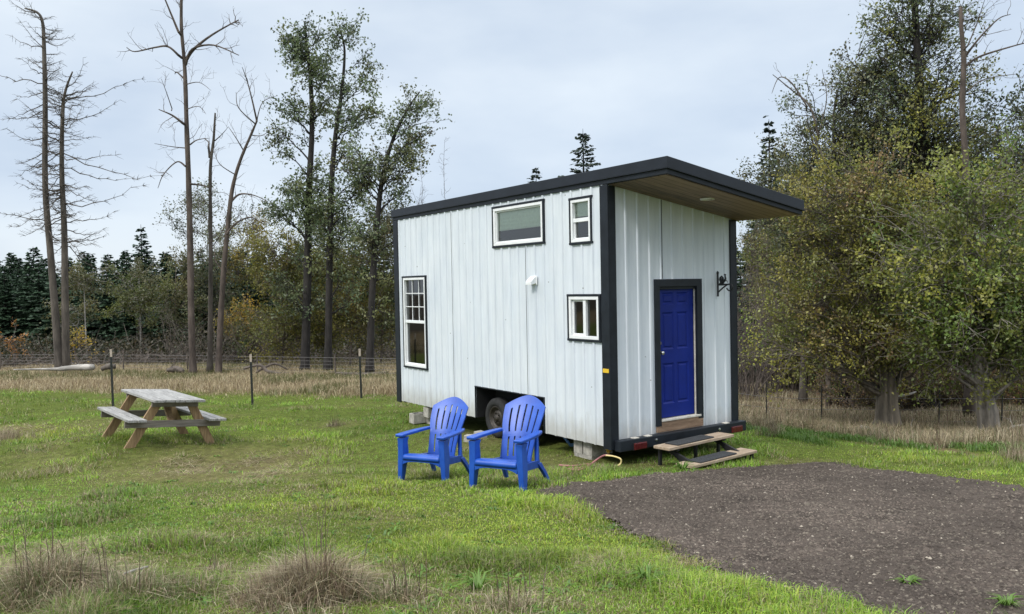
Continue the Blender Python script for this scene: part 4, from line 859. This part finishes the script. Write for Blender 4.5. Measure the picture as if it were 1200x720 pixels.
# dead broadleaf trees
def sub_branches(mb, p, r, lev, dens, L, up=.25):
    """twigs along a limb given by points p"""
    n = len(p); tot = np.linalg.norm(np.diff(p, axis=0), axis=1).sum(); m_ = max(2, int(tot*dens))
    for _ in range(m_):
        t = rng.uniform(.2, 1); i = min(int(t*(n-1)), n-2); a = p[i]+(p[i+1]-p[i])*rng.random(); d = p[i+1]-p[i]; d /= np.linalg.norm(d)+1e-9
        s_ = rng.normal(0, 1, 3); s_ -= d*(s_@d); s_ /= np.linalg.norm(s_); dv = d*.55+s_*.9+np.array([0, 0, up]); dv /= np.linalg.norm(dv); l = L*(.4+.8*rng.random())*(1.15-.6*t); k = 6; q = [a]
        for _k in range(k): dv = dv+rng.normal(0, .22, 3)+np.array([0, 0, up*.25]); dv /= np.linalg.norm(dv); q.append(q[-1]+dv*l/k)
        rr = max(.004, r*.45); mb.tube(q, np.linspace(rr, .003, k+1), 4 if lev > 0 else 3, cap=False)
        if lev > 0: sub_branches(mb, np.array(q), rr*.7, lev-1, dens*1.3, L*.5, up)
def bare_tree(name, label, D, path, r0, r1, limbs, bark, dens=1.6, L=1.2, lev=1, group=None, trunk_twigs=True, twig_mat=None, up=.25, start=.35):
    tr = path_px(path, D, .03); base = root_fix(tr); tr[0][2] = min(tr[0][2], base[2])-.1; n = len(tr); rr = np.linspace(r0, r1, n); rr[0] *= 1.5; rr[1] *= 1.15; rr *= 1+rng.normal(0, .04, n)
    root = thing(name, label, 'tree', base, group); mb = MB(); mb.tube(tr-base, rr, 9); mb.build('trunk', M[bark], root, smooth=True)
    mb = MB()
    for lb, ra in limbs:
        p = path_px(lb, D, .12)-base; p[0, 1] = np.interp(p[0, 2], tr[:, 2]-base[2], tr[:, 1]-base[1]); p[:, 1] += np.linspace(0, rng.uniform(-.8, .8), len(p)); mb.tube(p, np.linspace(ra, ra*.25, len(p)), 6, cap=False); sub_branches(mb, p, ra*.6, lev, dens, L, up)
    if trunk_twigs: sub_branches(mb, (tr-base)[int(n*start):], r0*.2, lev, dens*.55, L, up)
    mb.build('branches', M[bark], root); return root
bare_tree('bare_tree', 'tallest bare dead tree, dark trunk running out of the top of the frame', 29, [(226, 441), (225, 380), (223, 300), (221, 220), (219, 150), (216, 80), (213, 30), (213, -25)], .13, .045,
    [([(215, 72), (225, 58), (245, 38), (273, 17)], .07), ([(217, 76), (228, 60), (255, 57), (287, 71)], .055), ([(213, 68), (200, 57), (180, 55), (160, 62), (152, 58)], .045), ([(213, 42), (205, 22), (197, 0), (194, -14)], .05), ([(218, 95), (203, 82), (192, 79)], .035), ([(218, 147), (207, 138), (193, 132)], .05), ([(219, 196), (208, 190), (196, 206), (189, 222)], .035), ([(222, 216), (232, 216), (240, 219), (240, 224)], .04), ([(220, 174), (205, 173), (185, 170)], .025), ([(221, 170), (230, 164), (240, 160)], .03), ([(216, 100), (235, 98), (250, 108)], .02), ([(219, 130), (238, 128), (252, 140)], .018), ([(201, 130), (199, 110), (193, 95)], .02), ([(224, 300), (240, 290), (262, 270)], .02)], 'redbark', 3.0, 1.0, 1, 'bare dead trees', True)
bare_tree('bare_tree', 'broken-topped bare snag between the tallest bare tree and the leaning one', 29.6, [(246, 438), (247, 360), (247, 280), (247, 200), (250, 165), (253, 133)], .10, .03, [([(246, 185), (244, 172), (238, 164), (231, 158)], .05), ([(249, 165), (262, 160), (274, 153)], .025), ([(247, 290), (262, 270), (270, 250)], .02)], 'bark', 3.0, .8, 1, 'bare dead trees')
bare_tree('bare_tree', 'leaning bare dead tree with crooked top and long right-hand limbs', 29, [(255, 441), (257, 390), (262, 320), (268, 260), (272, 222), (281, 190), (294, 158), (302, 142)], .12, .03,
    [([(301, 144), (297, 120), (292, 98), (290, 84)], .035), ([(302, 142), (308, 120), (325, 112)], .02), ([(270, 238), (280, 228), (297, 229), (314, 236)], .045), ([(266, 276), (276, 262), (290, 254), (306, 262)], .045), ([(286, 180), (280, 165), (270, 150)], .025), ([(300, 146), (285, 130), (282, 112)], .025), ([(276, 205), (263, 195), (256, 180)], .02), ([(294, 158), (310, 160), (324, 150)], .02), ([(262, 320), (250, 305), (242, 290)], .03)], 'redbark', 3.4, .9, 1, 'bare dead trees')
def dead_conifer(label, D, path, r0, nb, lens, bias, seed):
    tr = path_px(path, D, .02); base = root_fix(tr); tr[0][2] = min(tr[0][2], base[2])-.1; n = len(tr); rr = np.linspace(r0, .025, n); rr[0] *= 1.35; root = thing('dead_conifer', label, 'tree', base, 'dead conifers'); mb = MB(); mb.tube(tr-base, rr, 9); mb.build('trunk', M['bark'], root, smooth=True)
    mb = MB(); q = tr-base; H = q[-1, 2]
    for i in range(nb):
        t = rng.uniform(.3, .985)**.9; z = H*t; a = np.array([np.interp(z, q[:, 2], q[:, 0]), np.interp(z, q[:, 2], q[:, 1]), z]); az = rng.uniform(0, 6.28); d = np.array([math.cos(az), math.sin(az)*.8, 0]); 
        l = np.interp(t, [.3, .45, .6, .8, .93, 1], lens)*(.5+.8*rng.random())*(1+bias*d[0]); k = 9; s_ = np.linspace(0, 1, k); l *= rng.choice([.45, .8, 1.0, 1.25]); el = rng.uniform(-.75, .1) if t < .8 else rng.uniform(-.2, .4); kink = rng.normal(0, .10, k).cumsum()*l*.22; kz = rng.normal(0, .10, k).cumsum()*l*.2; kink[0] = kz[0] = 0
        P_ = a+np.outer(s_*l, d); P_[:, 2] += l*(el*s_+.22*s_**2.5)+rng.normal(0, .015, k)*l; P_[:, :2] += np.outer(kink, [-d[1], d[0]]); P_[:, 2] += kz
        mb.tube(P_, np.linspace(.022*min(1, l), .004, k), 4, cap=False)
        for _ in range(int(17*l)):
            j = rng.integers(1, k); b = P_[j]; sd = rng.choice([-1, 1]); v = d*.6+np.array([-d[1], d[0], 0])*sd*.7+np.array([0, 0, rng.uniform(-.5, .5)]); v *= rng.uniform(.1, .34); mb.tube([b, b+v*.5+(0, 0, .01), b+v+(0, 0, rng.uniform(-.04, .06))], [.006, .005, .003], 3, cap=False)
    mb.build('branches', M['bark'], root)
dead_conifer('left-hand and taller of the two dead conifers, its bare tip curling over', 31, [(70, 432), (66, 380), (59, 300), (54, 220), (53, 120), (52, 60), (50, 28), (44, 15), (29, 10)], .155, 95, [.7, 1.3, 1.5, 1.35, 1.0, .5], -.2, 1)
dead_conifer('right-hand dead conifer with long drooping bare branches to the right', 31, [(77, 430), (77, 340), (76, 270), (73, 200), (73, 130), (77, 105), (85, 84)], .15, 95, [.9, 1.6, 1.9, 2.0, 1.3, .5], .4, 2)

# right-hand trees
leafy_tree('willow_tree', 'broad olive leaved tree on a thick dark fluted trunk beside the gravel', 'tree', 18, [(1040, 505), (1040, 470), (1039, 442), (1036, 400), (1030, 340), (1025, 260)], .25, .012,
    [(1010, 330, 75, 75, 190), (960, 380, 55, 60, 130), (1045, 385, 50, 40, 80), (1060, 280, 60, 60, 120), (985, 250, 60, 60, 90), (1030, 415, 60, 20, 30), (1085, 412, 34, 20, 30), (1000, 215, 18, 40, 30)], 70, .062, .30, OLIVE+GOLD+GREEN[:1]+RUST[:1], 'mossbark', None, .8, 1.0, .8, None, 3, .6, True, 14, side=.9, lift=1.8)
leafy_tree('willow_tree', 'bright green leaved tree on a leaning pale grey trunk at the right edge', 'tree', 16, [(1161, 525), (1157, 490), (1152, 455), (1147, 420), (1150, 340), (1155, 230)], .235, .012,
    [(1130, 370, 75, 65, 190), (1180, 330, 65, 80, 150), (1100, 320, 50, 60, 90), (1145, 392, 60, 28, 70), (1195, 390, 40, 50, 60), (1125, 250, 18, 45, 30), (1180, 235, 20, 40, 30)], 70, .068, .30, GREEN+GREEN+OLIVE[:1]+GOLD[:2], 'oldbark', None, .8, 1.0, .8, None, 3, .6, True, 14, side=.9, lift=1.8)
leafy_tree('poplar_tree', 'very tall grey-green poplar running out of the top edge at right', 'tree', 22, [(1085, 470), (1085, 380), (1082, 280), (1080, 180), (1075, 80), (1070, -20), (1068, -80)], .2, .05,
    [(1070, 20, 40, 40, 70), (1105, 60, 36, 50, 60), (1052, 95, 34, 40, 70), (1105, 150, 50, 50, 90), (1045, 170, 55, 50, 130), (1140, 210, 50, 60, 90), (1095, 250, 70, 50, 110), (1085, -50, 40, 40, 40), (1035, 45, 14, 20, 16)], 34, .08, .38, CW+CW+GOLD[:2]+OLIVE[:2], 'darkbark', None, 1.0)
leafy_tree('poplar_tree', 'dark crowned tree with bare upper left limbs beside the roof overhang', 'tree', 22.5, [(985, 470), (985, 400), (984, 330), (982, 260), (978, 190), (977, 130), (985, 95)], .15, .012,
    [(985, 125, 32, 42, 64), (1012, 120, 28, 50, 56), (1030, 80, 18, 40, 34), (1005, 190, 36, 50, 70), (960, 195, 40, 45, 80), (922, 215, 26, 40, 44), (940, 260, 44, 45, 90), (1000, 260, 50, 45, 80)], 66, .075, .34, [(.07, .085, .048), (.085, .09, .045), (.10, .095, .04), (.08, .095, .05)], 'darkbark', None, .9, 1, .85, None, 3, .3, True, 9, 0, .12)
bare_tree('bare_tree', 'bare grey limbs sticking out upper left of the dark crowned tree', 22.3, [(972, 470), (968, 350), (962, 240), (955, 180), (945, 140)], .07, .012, [([(958, 165), (950, 125), (930, 105), (905, 88)], .035), ([(945, 130), (925, 100), (912, 92), (904, 110)], .025), ([(955, 170), (965, 120), (958, 85)], .02), ([(960, 225), (940, 200), (915, 180)], .02)], 'twig', 2.2, .6, 1, 'bare trees on the right')
bare_tree('bare_tree', 'tall broken reddish snag rising above the right-hand crowns', 20, [(1135, 470), (1136, 380), (1131, 290), (1133, 200), (1128, 130), (1130, 70), (1126, 30), (1127, 8)], .11, .04, [([(1130, 80), (1145, 68), (1170, 62), (1197, 55)], .035), ([(1131, 70), (1140, 50), (1160, 28), (1175, 22)], .03), ([(1128, 60), (1140, 30), (1143, 5)], .02), ([(1131, 110), (1150, 95), (1185, 90)], .02)], 'redbark', 3.0, .8, 1, 'bare trees on the right', True, None, .25, .5)
leafy_tree('poplar_tree', 'grey-leaved tree cut by the right edge, one pale limb crossing it', 'tree', 21, [(1215, 480), (1212, 380), (1208, 280), (1205, 180), (1202, 100)], .15, .03,
    [(1188, 165, 30, 40, 44), (1185, 230, 45, 50, 90), (1200, 300, 50, 60, 100)], 60, .075, .34, GREY+OLIVE[:2], 'bark', None, .8)
leafy_tree('alder_tree', 'tall golden olive tree rising behind the two thick trunks below the poplar', 'tree', 23.5, [(1078, 470), (1078, 380), (1074, 280), (1070, 200)], .14, .02, [(1050, 250, 60, 60, 150), (1120, 270, 55, 60, 130), (1075, 195, 45, 35, 70), (1000, 205, 16, 50, 30), (1060, 190, 18, 55, 34), (1112, 185, 20, 55, 36), (1160, 215, 22, 60, 40)], 60, .075, .36, GOLD+OLIVE+GREY[:2], 'bark', None, .8)
leafy_tree('alder_tree', 'olive tree between the house roof and the dark crowned tree', 'tree', 24.5, [(940, 465), (942, 380), (945, 280)], .12, .02, [(945, 310, 50, 50, 110), (975, 280, 45, 50, 100), (925, 260, 28, 36, 40)], 60, .075, .36, OLIVE+GREY[:2], 'bark', None, .8)
leafy_tree('alder_tree', 'olive yellow tree filling the gap behind the dark fluted trunk', 'tree', 25, [(1015, 465), (1015, 400), (1012, 320)], .12, .03, [(1000, 360, 70, 90, 170), (1060, 380, 60, 80, 130), (1075, 430, 60, 35, 70)], 64, .075, .36, OLIVE+BROWNG, 'bark', None, .7)
leafy_tree('alder_tree', 'olive brown tree filling the gap behind the pale leaning trunk', 'tree', 24, [(1180, 475), (1180, 400), (1180, 320)], .12, .03, [(1165, 420, 70, 50, 120), (1200, 360, 60, 90, 130), (1120, 360, 55, 80, 110)], 64, .075, .36, BROWNG+OLIVE, 'bark', None, .7)
shrub(928, 335, 46, 82, 31, 230, 'yellow olive bush behind the right corner of the house', GOLD+OLIVE+YELL[2:3]+BROWNG[:2], .085, 60, 'shrub', 'shrub', None, .42)
shrub(955, 405, 48, 52, 29, 190, 'lower green bush in front of the yellow olive one', OLIVE[:4]+GREEN[:2]+GOLD[:1], .08, 60, 'shrub', 'shrub', None, .38)
shrub(905, 290, 32, 48, 34, 100, 'pale leafed thin tree top under the roof overhang', [(.16, .12, .05), (.12, .10, .05)]+BROWNG, .075, 45, 'shrub', 'shrub', None, .34)
def twiggy(px, py, w, h, D, n, label, mat='twig'):
    b = at(px, py, D); b[2] = float(gz(b[0], b[1])); k = D/F; mb = MB()
    for _ in range(n):
        a = np.array([rng.normal(0, w*k*.35), rng.normal(0, .5), 0]); e = a+np.array([rng.normal(0, w*k*.45), rng.normal(0, .6), h*k*(.45+.6*rng.random())]); p = branch(mb, a, e, .016, .004, .2, 7, 4, .12); sub_branches(mb, p, .010, 1, 3.2, .65, .2)
    root = thing('bare_shrub', label, 'shrub', b, 'bare twiggy shrubs'); mb.build('stems', M[mat], root); return root
M['rtwig'] = pbr('reddish_twig', (.11, .09, .078), .95, .4, 8)
twiggy(888, 453, 60, 175, 29, 70, 'bare reddish grey shrub rising beside the right corner trim of the house', 'rtwig')
twiggy(872, 455, 50, 130, 27, 40, 'lower bare shrub half hidden by the right corner of the house', 'rtwig')
twiggy(305, 425, 60, 60, 35, 20, 'bare grey thicket under the olive alders'); twiggy(215, 425, 60, 70, 36, 20, 'bare grey thicket at the foot of the bare trees'); twiggy(505, 300, 30, 260, 33, 8, 'bare thin tree tips showing above the rear of the roof')
BR = 'brambles under the right-hand trees'
for px, w_, lb in ((1000, 45, 'reddish bramble behind the dark fluted trunk'), (1080, 45, 'reddish bramble between the two thick trunks'), (1130, 40, 'dull bramble left of the pale leaning trunk'), (1195, 45, 'dull bramble right of the pale leaning trunk'), (1045, 40, 'brown bramble showing right of the dark trunk')):
    shrub(px, 455, w_, 34, 22.3, 120, lb, RUST+RUST+OLIVE[:2]+GOLD[:1], .05, 46, 'bramble', 'shrub', BR, .24)
# pale dead stubs between the trunks
s = MB(); p = path_px([(1116, 462), (1115, 440), (1113, 425)], 22.5); b = root_fix(p); s.tube(np.r_[[b-(0, 0, .1)], p]-b, [.09]*(len(p)+1), 8); o = s.build('birch_stub', M['palebark'], None, smooth=True); o.location = b.tolist(); tag(o, 'short white birch stub between the two thick trunks', 'tree stump')

# ------------------------------------------------------------------ conifers
def conifer(h, rad, seed, sparse=1.0, bare=.06, tone=(.030, .056, .030)):
    r = np.random.default_rng(seed); mb = MB(); mb.tube([(0, 0, -.3), (0, 0, h*.5), (0, 0, h)], [h*.017, h*.010, .01], 7); pos = []; vs = []; cs = []; z = h*bare
    while z < h*.985:
        t = z/h; L0 = rad*(1-t)**.85*(.9 if t > .12 else .6+2.5*t); nb = int((7+4*(1-t))*sparse)+1
        for _ in range(nb):
            a = r.uniform(0, 6.28); L = max(.12, L0*r.uniform(.65, 1.15)); d = np.array([math.cos(a), math.sin(a), 0]); sd = np.array([-d[1], d[0], 0]); el = r.uniform(-.25, .05)+.5*t*t; zz = z+r.normal(0, .1)
            ns = max(3, int(L/.115)); tn = np.array(tone)*r.uniform(.6, 1.5)
            for i in range(ns):
                s_ = (i+.6)/ns; p = np.array([0, 0, zz])+d*L*s_+np.array([0, 0, L*(el*s_-.10*s_*s_)]); wl = (.18+.32*L*(1-s_)**.8*.5+.06)*r.uniform(.7, 1.2)
                for q in (-1, 1):
                    v = d*.65+sd*q*r.uniform(.5, 1.0)+np.array([0, 0, r.uniform(-.55, .1)]); v /= np.linalg.norm(v); w = np.cross(v, np.array([0, 0, 1.])+r.normal(0, .5, 3)); w /= np.linalg.norm(w); ww = .06+.045*r.random()
                    vs += [p-w*ww*.5, p+v*wl*.55-w*ww, p+v*wl, p+v*wl*.55+w*ww]; cs += [tn*r.uniform(.7, 1.3)]*4
        z += h*.024+.10
    vs = np.array(vs); return mb, np_mesh('crown', vs, [np.arange(len(vs)).reshape(-1, 4)], np.array(cs), M['needle'])
def fir(name, label, group, h, rad, seed, loc, **kw):
    mb, me = conifer(h, rad, seed, **kw); root = thing(name, label, 'tree', loc, group); mb.build('trunk', M['darkbark'], root); link('crown', me, root); return root
FG = 'dark firs of the wood behind the fence'; FL = 'dark green fir in the wood behind the fence'
protos = [fir('fir_tree', FL, FG, 8.0, 2.1+.25*i, 100+i, (-44-3*i, 66, float(gz(-44-3*i, 66)))) for i in range(5)]
rr_ = random.Random(3); cnt = 0
for row, (Y, sp, hs, xa, xb) in enumerate(((50, 1.5, .74, -34, -9), (54, 1.6, .80, -37, -6), (59, 1.7, .86, -41, 48), (66, 2.1, .95, -46, 52), (46, 2.2, .66, -31, -14))):
    x = xa
    while x < xb:
        y = Y+rr_.uniform(-1.6, 1.6); sc = hs*rr_.uniform(.9, 1.07)
        if x > 5: sc *= 1.15
        dup(protos[cnt % 5], (x, y, float(gz(x, y, False))), rr_.uniform(0, 6.28), (sc*rr_.uniform(1.1, 1.4), sc*rr_.uniform(1.1, 1.4), sc)); cnt += 1; x += sp*rr_.uniform(.7, 1.3)
def fir_px(px, ytop, D, label, rad, seed, **kw):
    t_ = at(px, ytop, D); g = float(gz(t_[0], t_[1], False)); return fir('fir_tree', label, None, t_[2]-g, rad, seed, (t_[0], t_[1], g), **kw)
fir_px(165, 263, 56, 'pointed blue-green fir standing above the rest of the dark wood', 2.4, 301, tone=(.022, .045, .028))
fir_px(683, 151, 48, 'taller of two fir tips above the roof, right of the other', 5.2, 302, sparse=1.0, tone=(.03, .045, .03)); fir_px(628, 196, 52, 'small fir tip poking above the middle of the roof', 4.2, 303, sparse=1.0, tone=(.03, .045, .03))
fir_px(901, 140, 40, 'slim fir spire above the right end of the roof overhang', 2.9, 304, tone=(.04, .06, .042)); fir_px(925, 190, 42, 'second, lower fir right of the slim spire', 3.0, 305, tone=(.04, .06, .04))
for i, (px, yt, D) in enumerate(((890, 225, 36), (950, 250, 34), (1010, 240, 34), (1060, 260, 33), (1120, 250, 34), (1180, 240, 33))):
    t_ = at(px, yt, D); g = float(gz(t_[0], t_[1], False)); o = dup(protos[i % 5], (t_[0], t_[1], g), i*1.3, (t_[2]-g)/8.0); o['label'] = 'dark fir hidden deep behind the right-hand broadleaf trees'; o['group'] = 'dark firs behind the right-hand trees'

# ------------------------------------------------------------------ forest-edge brush and fallen wood
def brush():
    mb = MB()
    for _ in range(1500):
        x = rng.uniform(-33, 2); y = rng.uniform(35, 41); g = float(gz(x, y, False)); l = rng.uniform(.6, 1.9); a = rng.uniform(0, 6.28); d = np.array([math.cos(a), math.sin(a)*.6, rng.uniform(-.1, .75)]); p = [np.array([x, y, g+rng.uniform(0, .3)])]
        for k in range(4): d = d+rng.normal(0, .25, 3); p.append(p[-1]+d/np.linalg.norm(d)*l/4)
        mb.tube(p, np.linspace(.018, .005, 5)*rng.uniform(.6, 1.5), 3, cap=False)
    o = mb.build('brush', M['twig'], None); tag(o, 'grey tangle of dead brush along the foot of the wood', 'brush', kind='stuff')
    # low dark undergrowth leaves
    n = 26000; x = rng.uniform(-34, 4, n); y = rng.uniform(36, 45, n); hmax = .5+1.3*fbm(x*.5, y*.5, 97, 2); z = gz(x, y, False)+rng.random(n)*hmax
    col = np.array([(.04, .045, .02), (.06, .055, .025), (.03, .036, .018), (.075, .06, .03)])[rng.integers(0, 4, n)]*(.6+.8*rng.random((n, 1))); o = link('undergrowth', leaves_mesh('undergrowth', np.c_[x, y, z], np.full(n, .13), col, M['leaf'])); tag(o, 'low dull undergrowth at the edge of the wood', 'undergrowth', kind='stuff')
brush()
def log(name, label, pxs, D, r, mat='bleached', group=None, lift=.0, nb=0):
    p = path_px(pxs, D, .1); b = p[0].copy(); n = len(p); s = MB(); rr = np.interp(np.linspace(0, 1, n), np.linspace(0, 1, len(r)), r)*(1+rng.normal(0, .08, n)); s.tube(p-b, rr, 9)
    if nb: sub_branches(s, p-b, rr.mean()*.5, 1, nb, .5, .4)
    o = s.build(name, M[mat], None, smooth=True); o.location = b.tolist(); tag(o, label, 'log', group); return o
log('fallen_log', 'long bleached fallen log with a splintered right end in the tall grass', [(18, 433), (45, 433), (66, 433), (88, 431), (112, 430)], 29.5, [.02, .035, .07, .11, .12], nb=1.6)
log('tree_stump', 'weathered grey log butt beside the left black post', [(118, 433), (126, 430), (134, 430)], 29, [.07, .12, .09], 'bark')
log('tree_stump', 'ragged stump roots left of the tallest bare tree', [(196, 434), (205, 433), (216, 435)], 29, [.05, .14, .05], 'twig', nb=5)
log('fallen_branch', 'crooked dark fallen branches in the grass below the olive alders', [(286, 432), (305, 428), (318, 436), (345, 438)], 28, [.04, .05, .06, .03], 'twig', nb=4)
log('fallen_branch', 'second dark fallen branch leaning on the first below the olive alders', [(300, 437), (312, 430), (325, 426), (338, 433)], 28.3, [.03, .05, .04, .02], 'twig', nb=4)
log('fallen_branch', 'dark fallen limb at the foot of the yellow olive alder by the house', [(395, 437), (425, 439), (455, 436)], 27.5, [.04, .06, .03], 'twig', nb=3)
log('fallen_log', 'grey fallen log lying across the foot of the dark fluted trunk', [(1008, 501), (1030, 505), (1060, 507), (1085, 508)], 17.2, [.045, .06, .05, .04], nb=.6)
log('fallen_branch', 'pale forked dead branch right of the leaning pale trunk', [(1172, 510), (1185, 503), (1200, 500), (1215, 498)], 15.4, [.03, .03, .02, .02], nb=2)
log('fallen_branch', 'pale dead limb poking out right of the dark fluted trunk', [(1052, 465), (1062, 462), (1072, 459)], 19, [.02, .03, .015])
log('fallen_branch', 'small broken white stick on the lawn above the corner tuft', [(153, 667), (160, 664), (172, 665)], 5.0, [.006, .009, .006])

# ------------------------------------------------------------------ sky, sun, camera
sc = bpy.context.scene
w = bpy.data.worlds.new('World'); sc.world = w; w.use_nodes = True; nt = w.node_tree; N = nt.nodes; Lk = nt.links
bg = N['Background']; EL, AZ = R(46), R(226)      # sun behind the camera on the left
sky = N.new('ShaderNodeTexSky'); sky.sky_type = 'NISHITA'; sky.sun_disc = False; sky.sun_elevation = EL; sky.sun_rotation = AZ; Lk.new(sky.outputs[0], bg.inputs[0]); bg.inputs[1].default_value = .08
tc = N.new('ShaderNodeTexCoord'); sp = N.new('ShaderNodeSeparateXYZ'); Lk.new(tc.outputs['Generated'], sp.inputs[0])
rp = N.new('ShaderNodeValToRGB'); e = rp.color_ramp.elements; e[0].position = 0; e[0].color = (.50, .55, .60, 1); e[1].position = 1; e[1].color = (1.7, 1.75, 1.8, 1); x_ = e.new(.10); x_.color = (.47, .53, .605, 1); x_ = e.new(.36); x_.color = (.50, .555, .615, 1); x_ = e.new(.6); x_.color = (1.2, 1.25, 1.3, 1); Lk.new(sp.outputs['Z'], rp.inputs[0])
mp = N.new('ShaderNodeMapping'); mp.inputs['Scale'].default_value = (1, 1, 2.6); Lk.new(tc.outputs['Generated'], mp.inputs[0]); nz = N.new('ShaderNodeTexNoise'); nz.inputs['Scale'].default_value = 2.7; nz.inputs['Detail'].default_value = 5; nz.inputs['Roughness'].default_value = .5; Lk.new(mp.outputs[0], nz.inputs['Vector'])
cr = N.new('ShaderNodeValToRGB'); e = cr.color_ramp.elements; e[0].position = .36; e[1].position = .64; e[0].color = (.86, .90, .96, 1); e[1].color = (1.14, 1.13, 1.11, 1); Lk.new(nz.outputs['Fac'], cr.inputs[0])
mx = N.new('ShaderNodeMix'); mx.data_type = 'RGBA'; mx.blend_type = 'MULTIPLY'; mx.inputs['Factor'].default_value = 1; Lk.new(rp.outputs[0], mx.inputs['A']); Lk.new(cr.outputs[0], mx.inputs['B'])
b2 = N.new('ShaderNodeBackground'); Lk.new(mx.outputs['Result'], b2.inputs[0]); b2.inputs[1].default_value = 1.02
ms = N.new('ShaderNodeMixShader'); ms.inputs[0].default_value = .88; Lk.new(bg.outputs[0], ms.inputs[1]); Lk.new(b2.outputs[0], ms.inputs[2]); Lk.new(ms.outputs[0], N['World Output'].inputs[0])
sun = bpy.data.lights.new('sun', 'SUN'); sun.energy = 1.5; sun.angle = R(10); sun.color = (1, .96, .9); so = bpy.data.objects.new('sun', sun); C.objects.link(so)
sd = Vector((math.sin(AZ)*math.cos(EL), math.cos(AZ)*math.cos(EL), math.sin(EL))); so.rotation_euler = sd.to_track_quat('Z', 'Y').to_euler(); so.location = (-10, -10, 20)
cam = bpy.data.cameras.new('camera'); co = bpy.data.objects.new('camera', cam); C.objects.link(co); sc.camera = co; cam.sensor_width = 36; cam.lens = F/1200*36; cam.clip_end = 3000; cam.clip_start = .05
fw = Vector(ray(600, 360)); rt = Vector(ray(601, 360)-ray(600, 360)).normalized(); fw.normalize(); upv = rt.cross(fw)
co.matrix_world = Matrix(((rt.x, upv.x, -fw.x, 0), (rt.y, upv.y, -fw.y, 0), (rt.z, upv.z, -fw.z, CAMZ), (0, 0, 0, 1)))
sc.view_settings.view_transform = 'Standard'; sc.view_settings.look = 'None'; sc.view_settings.gamma = 1; sc.view_settings.exposure = .6
sc.cycles.max_bounces = 6; sc.cycles.diffuse_bounces = 3; sc.cycles.transparent_max_bounces = 12
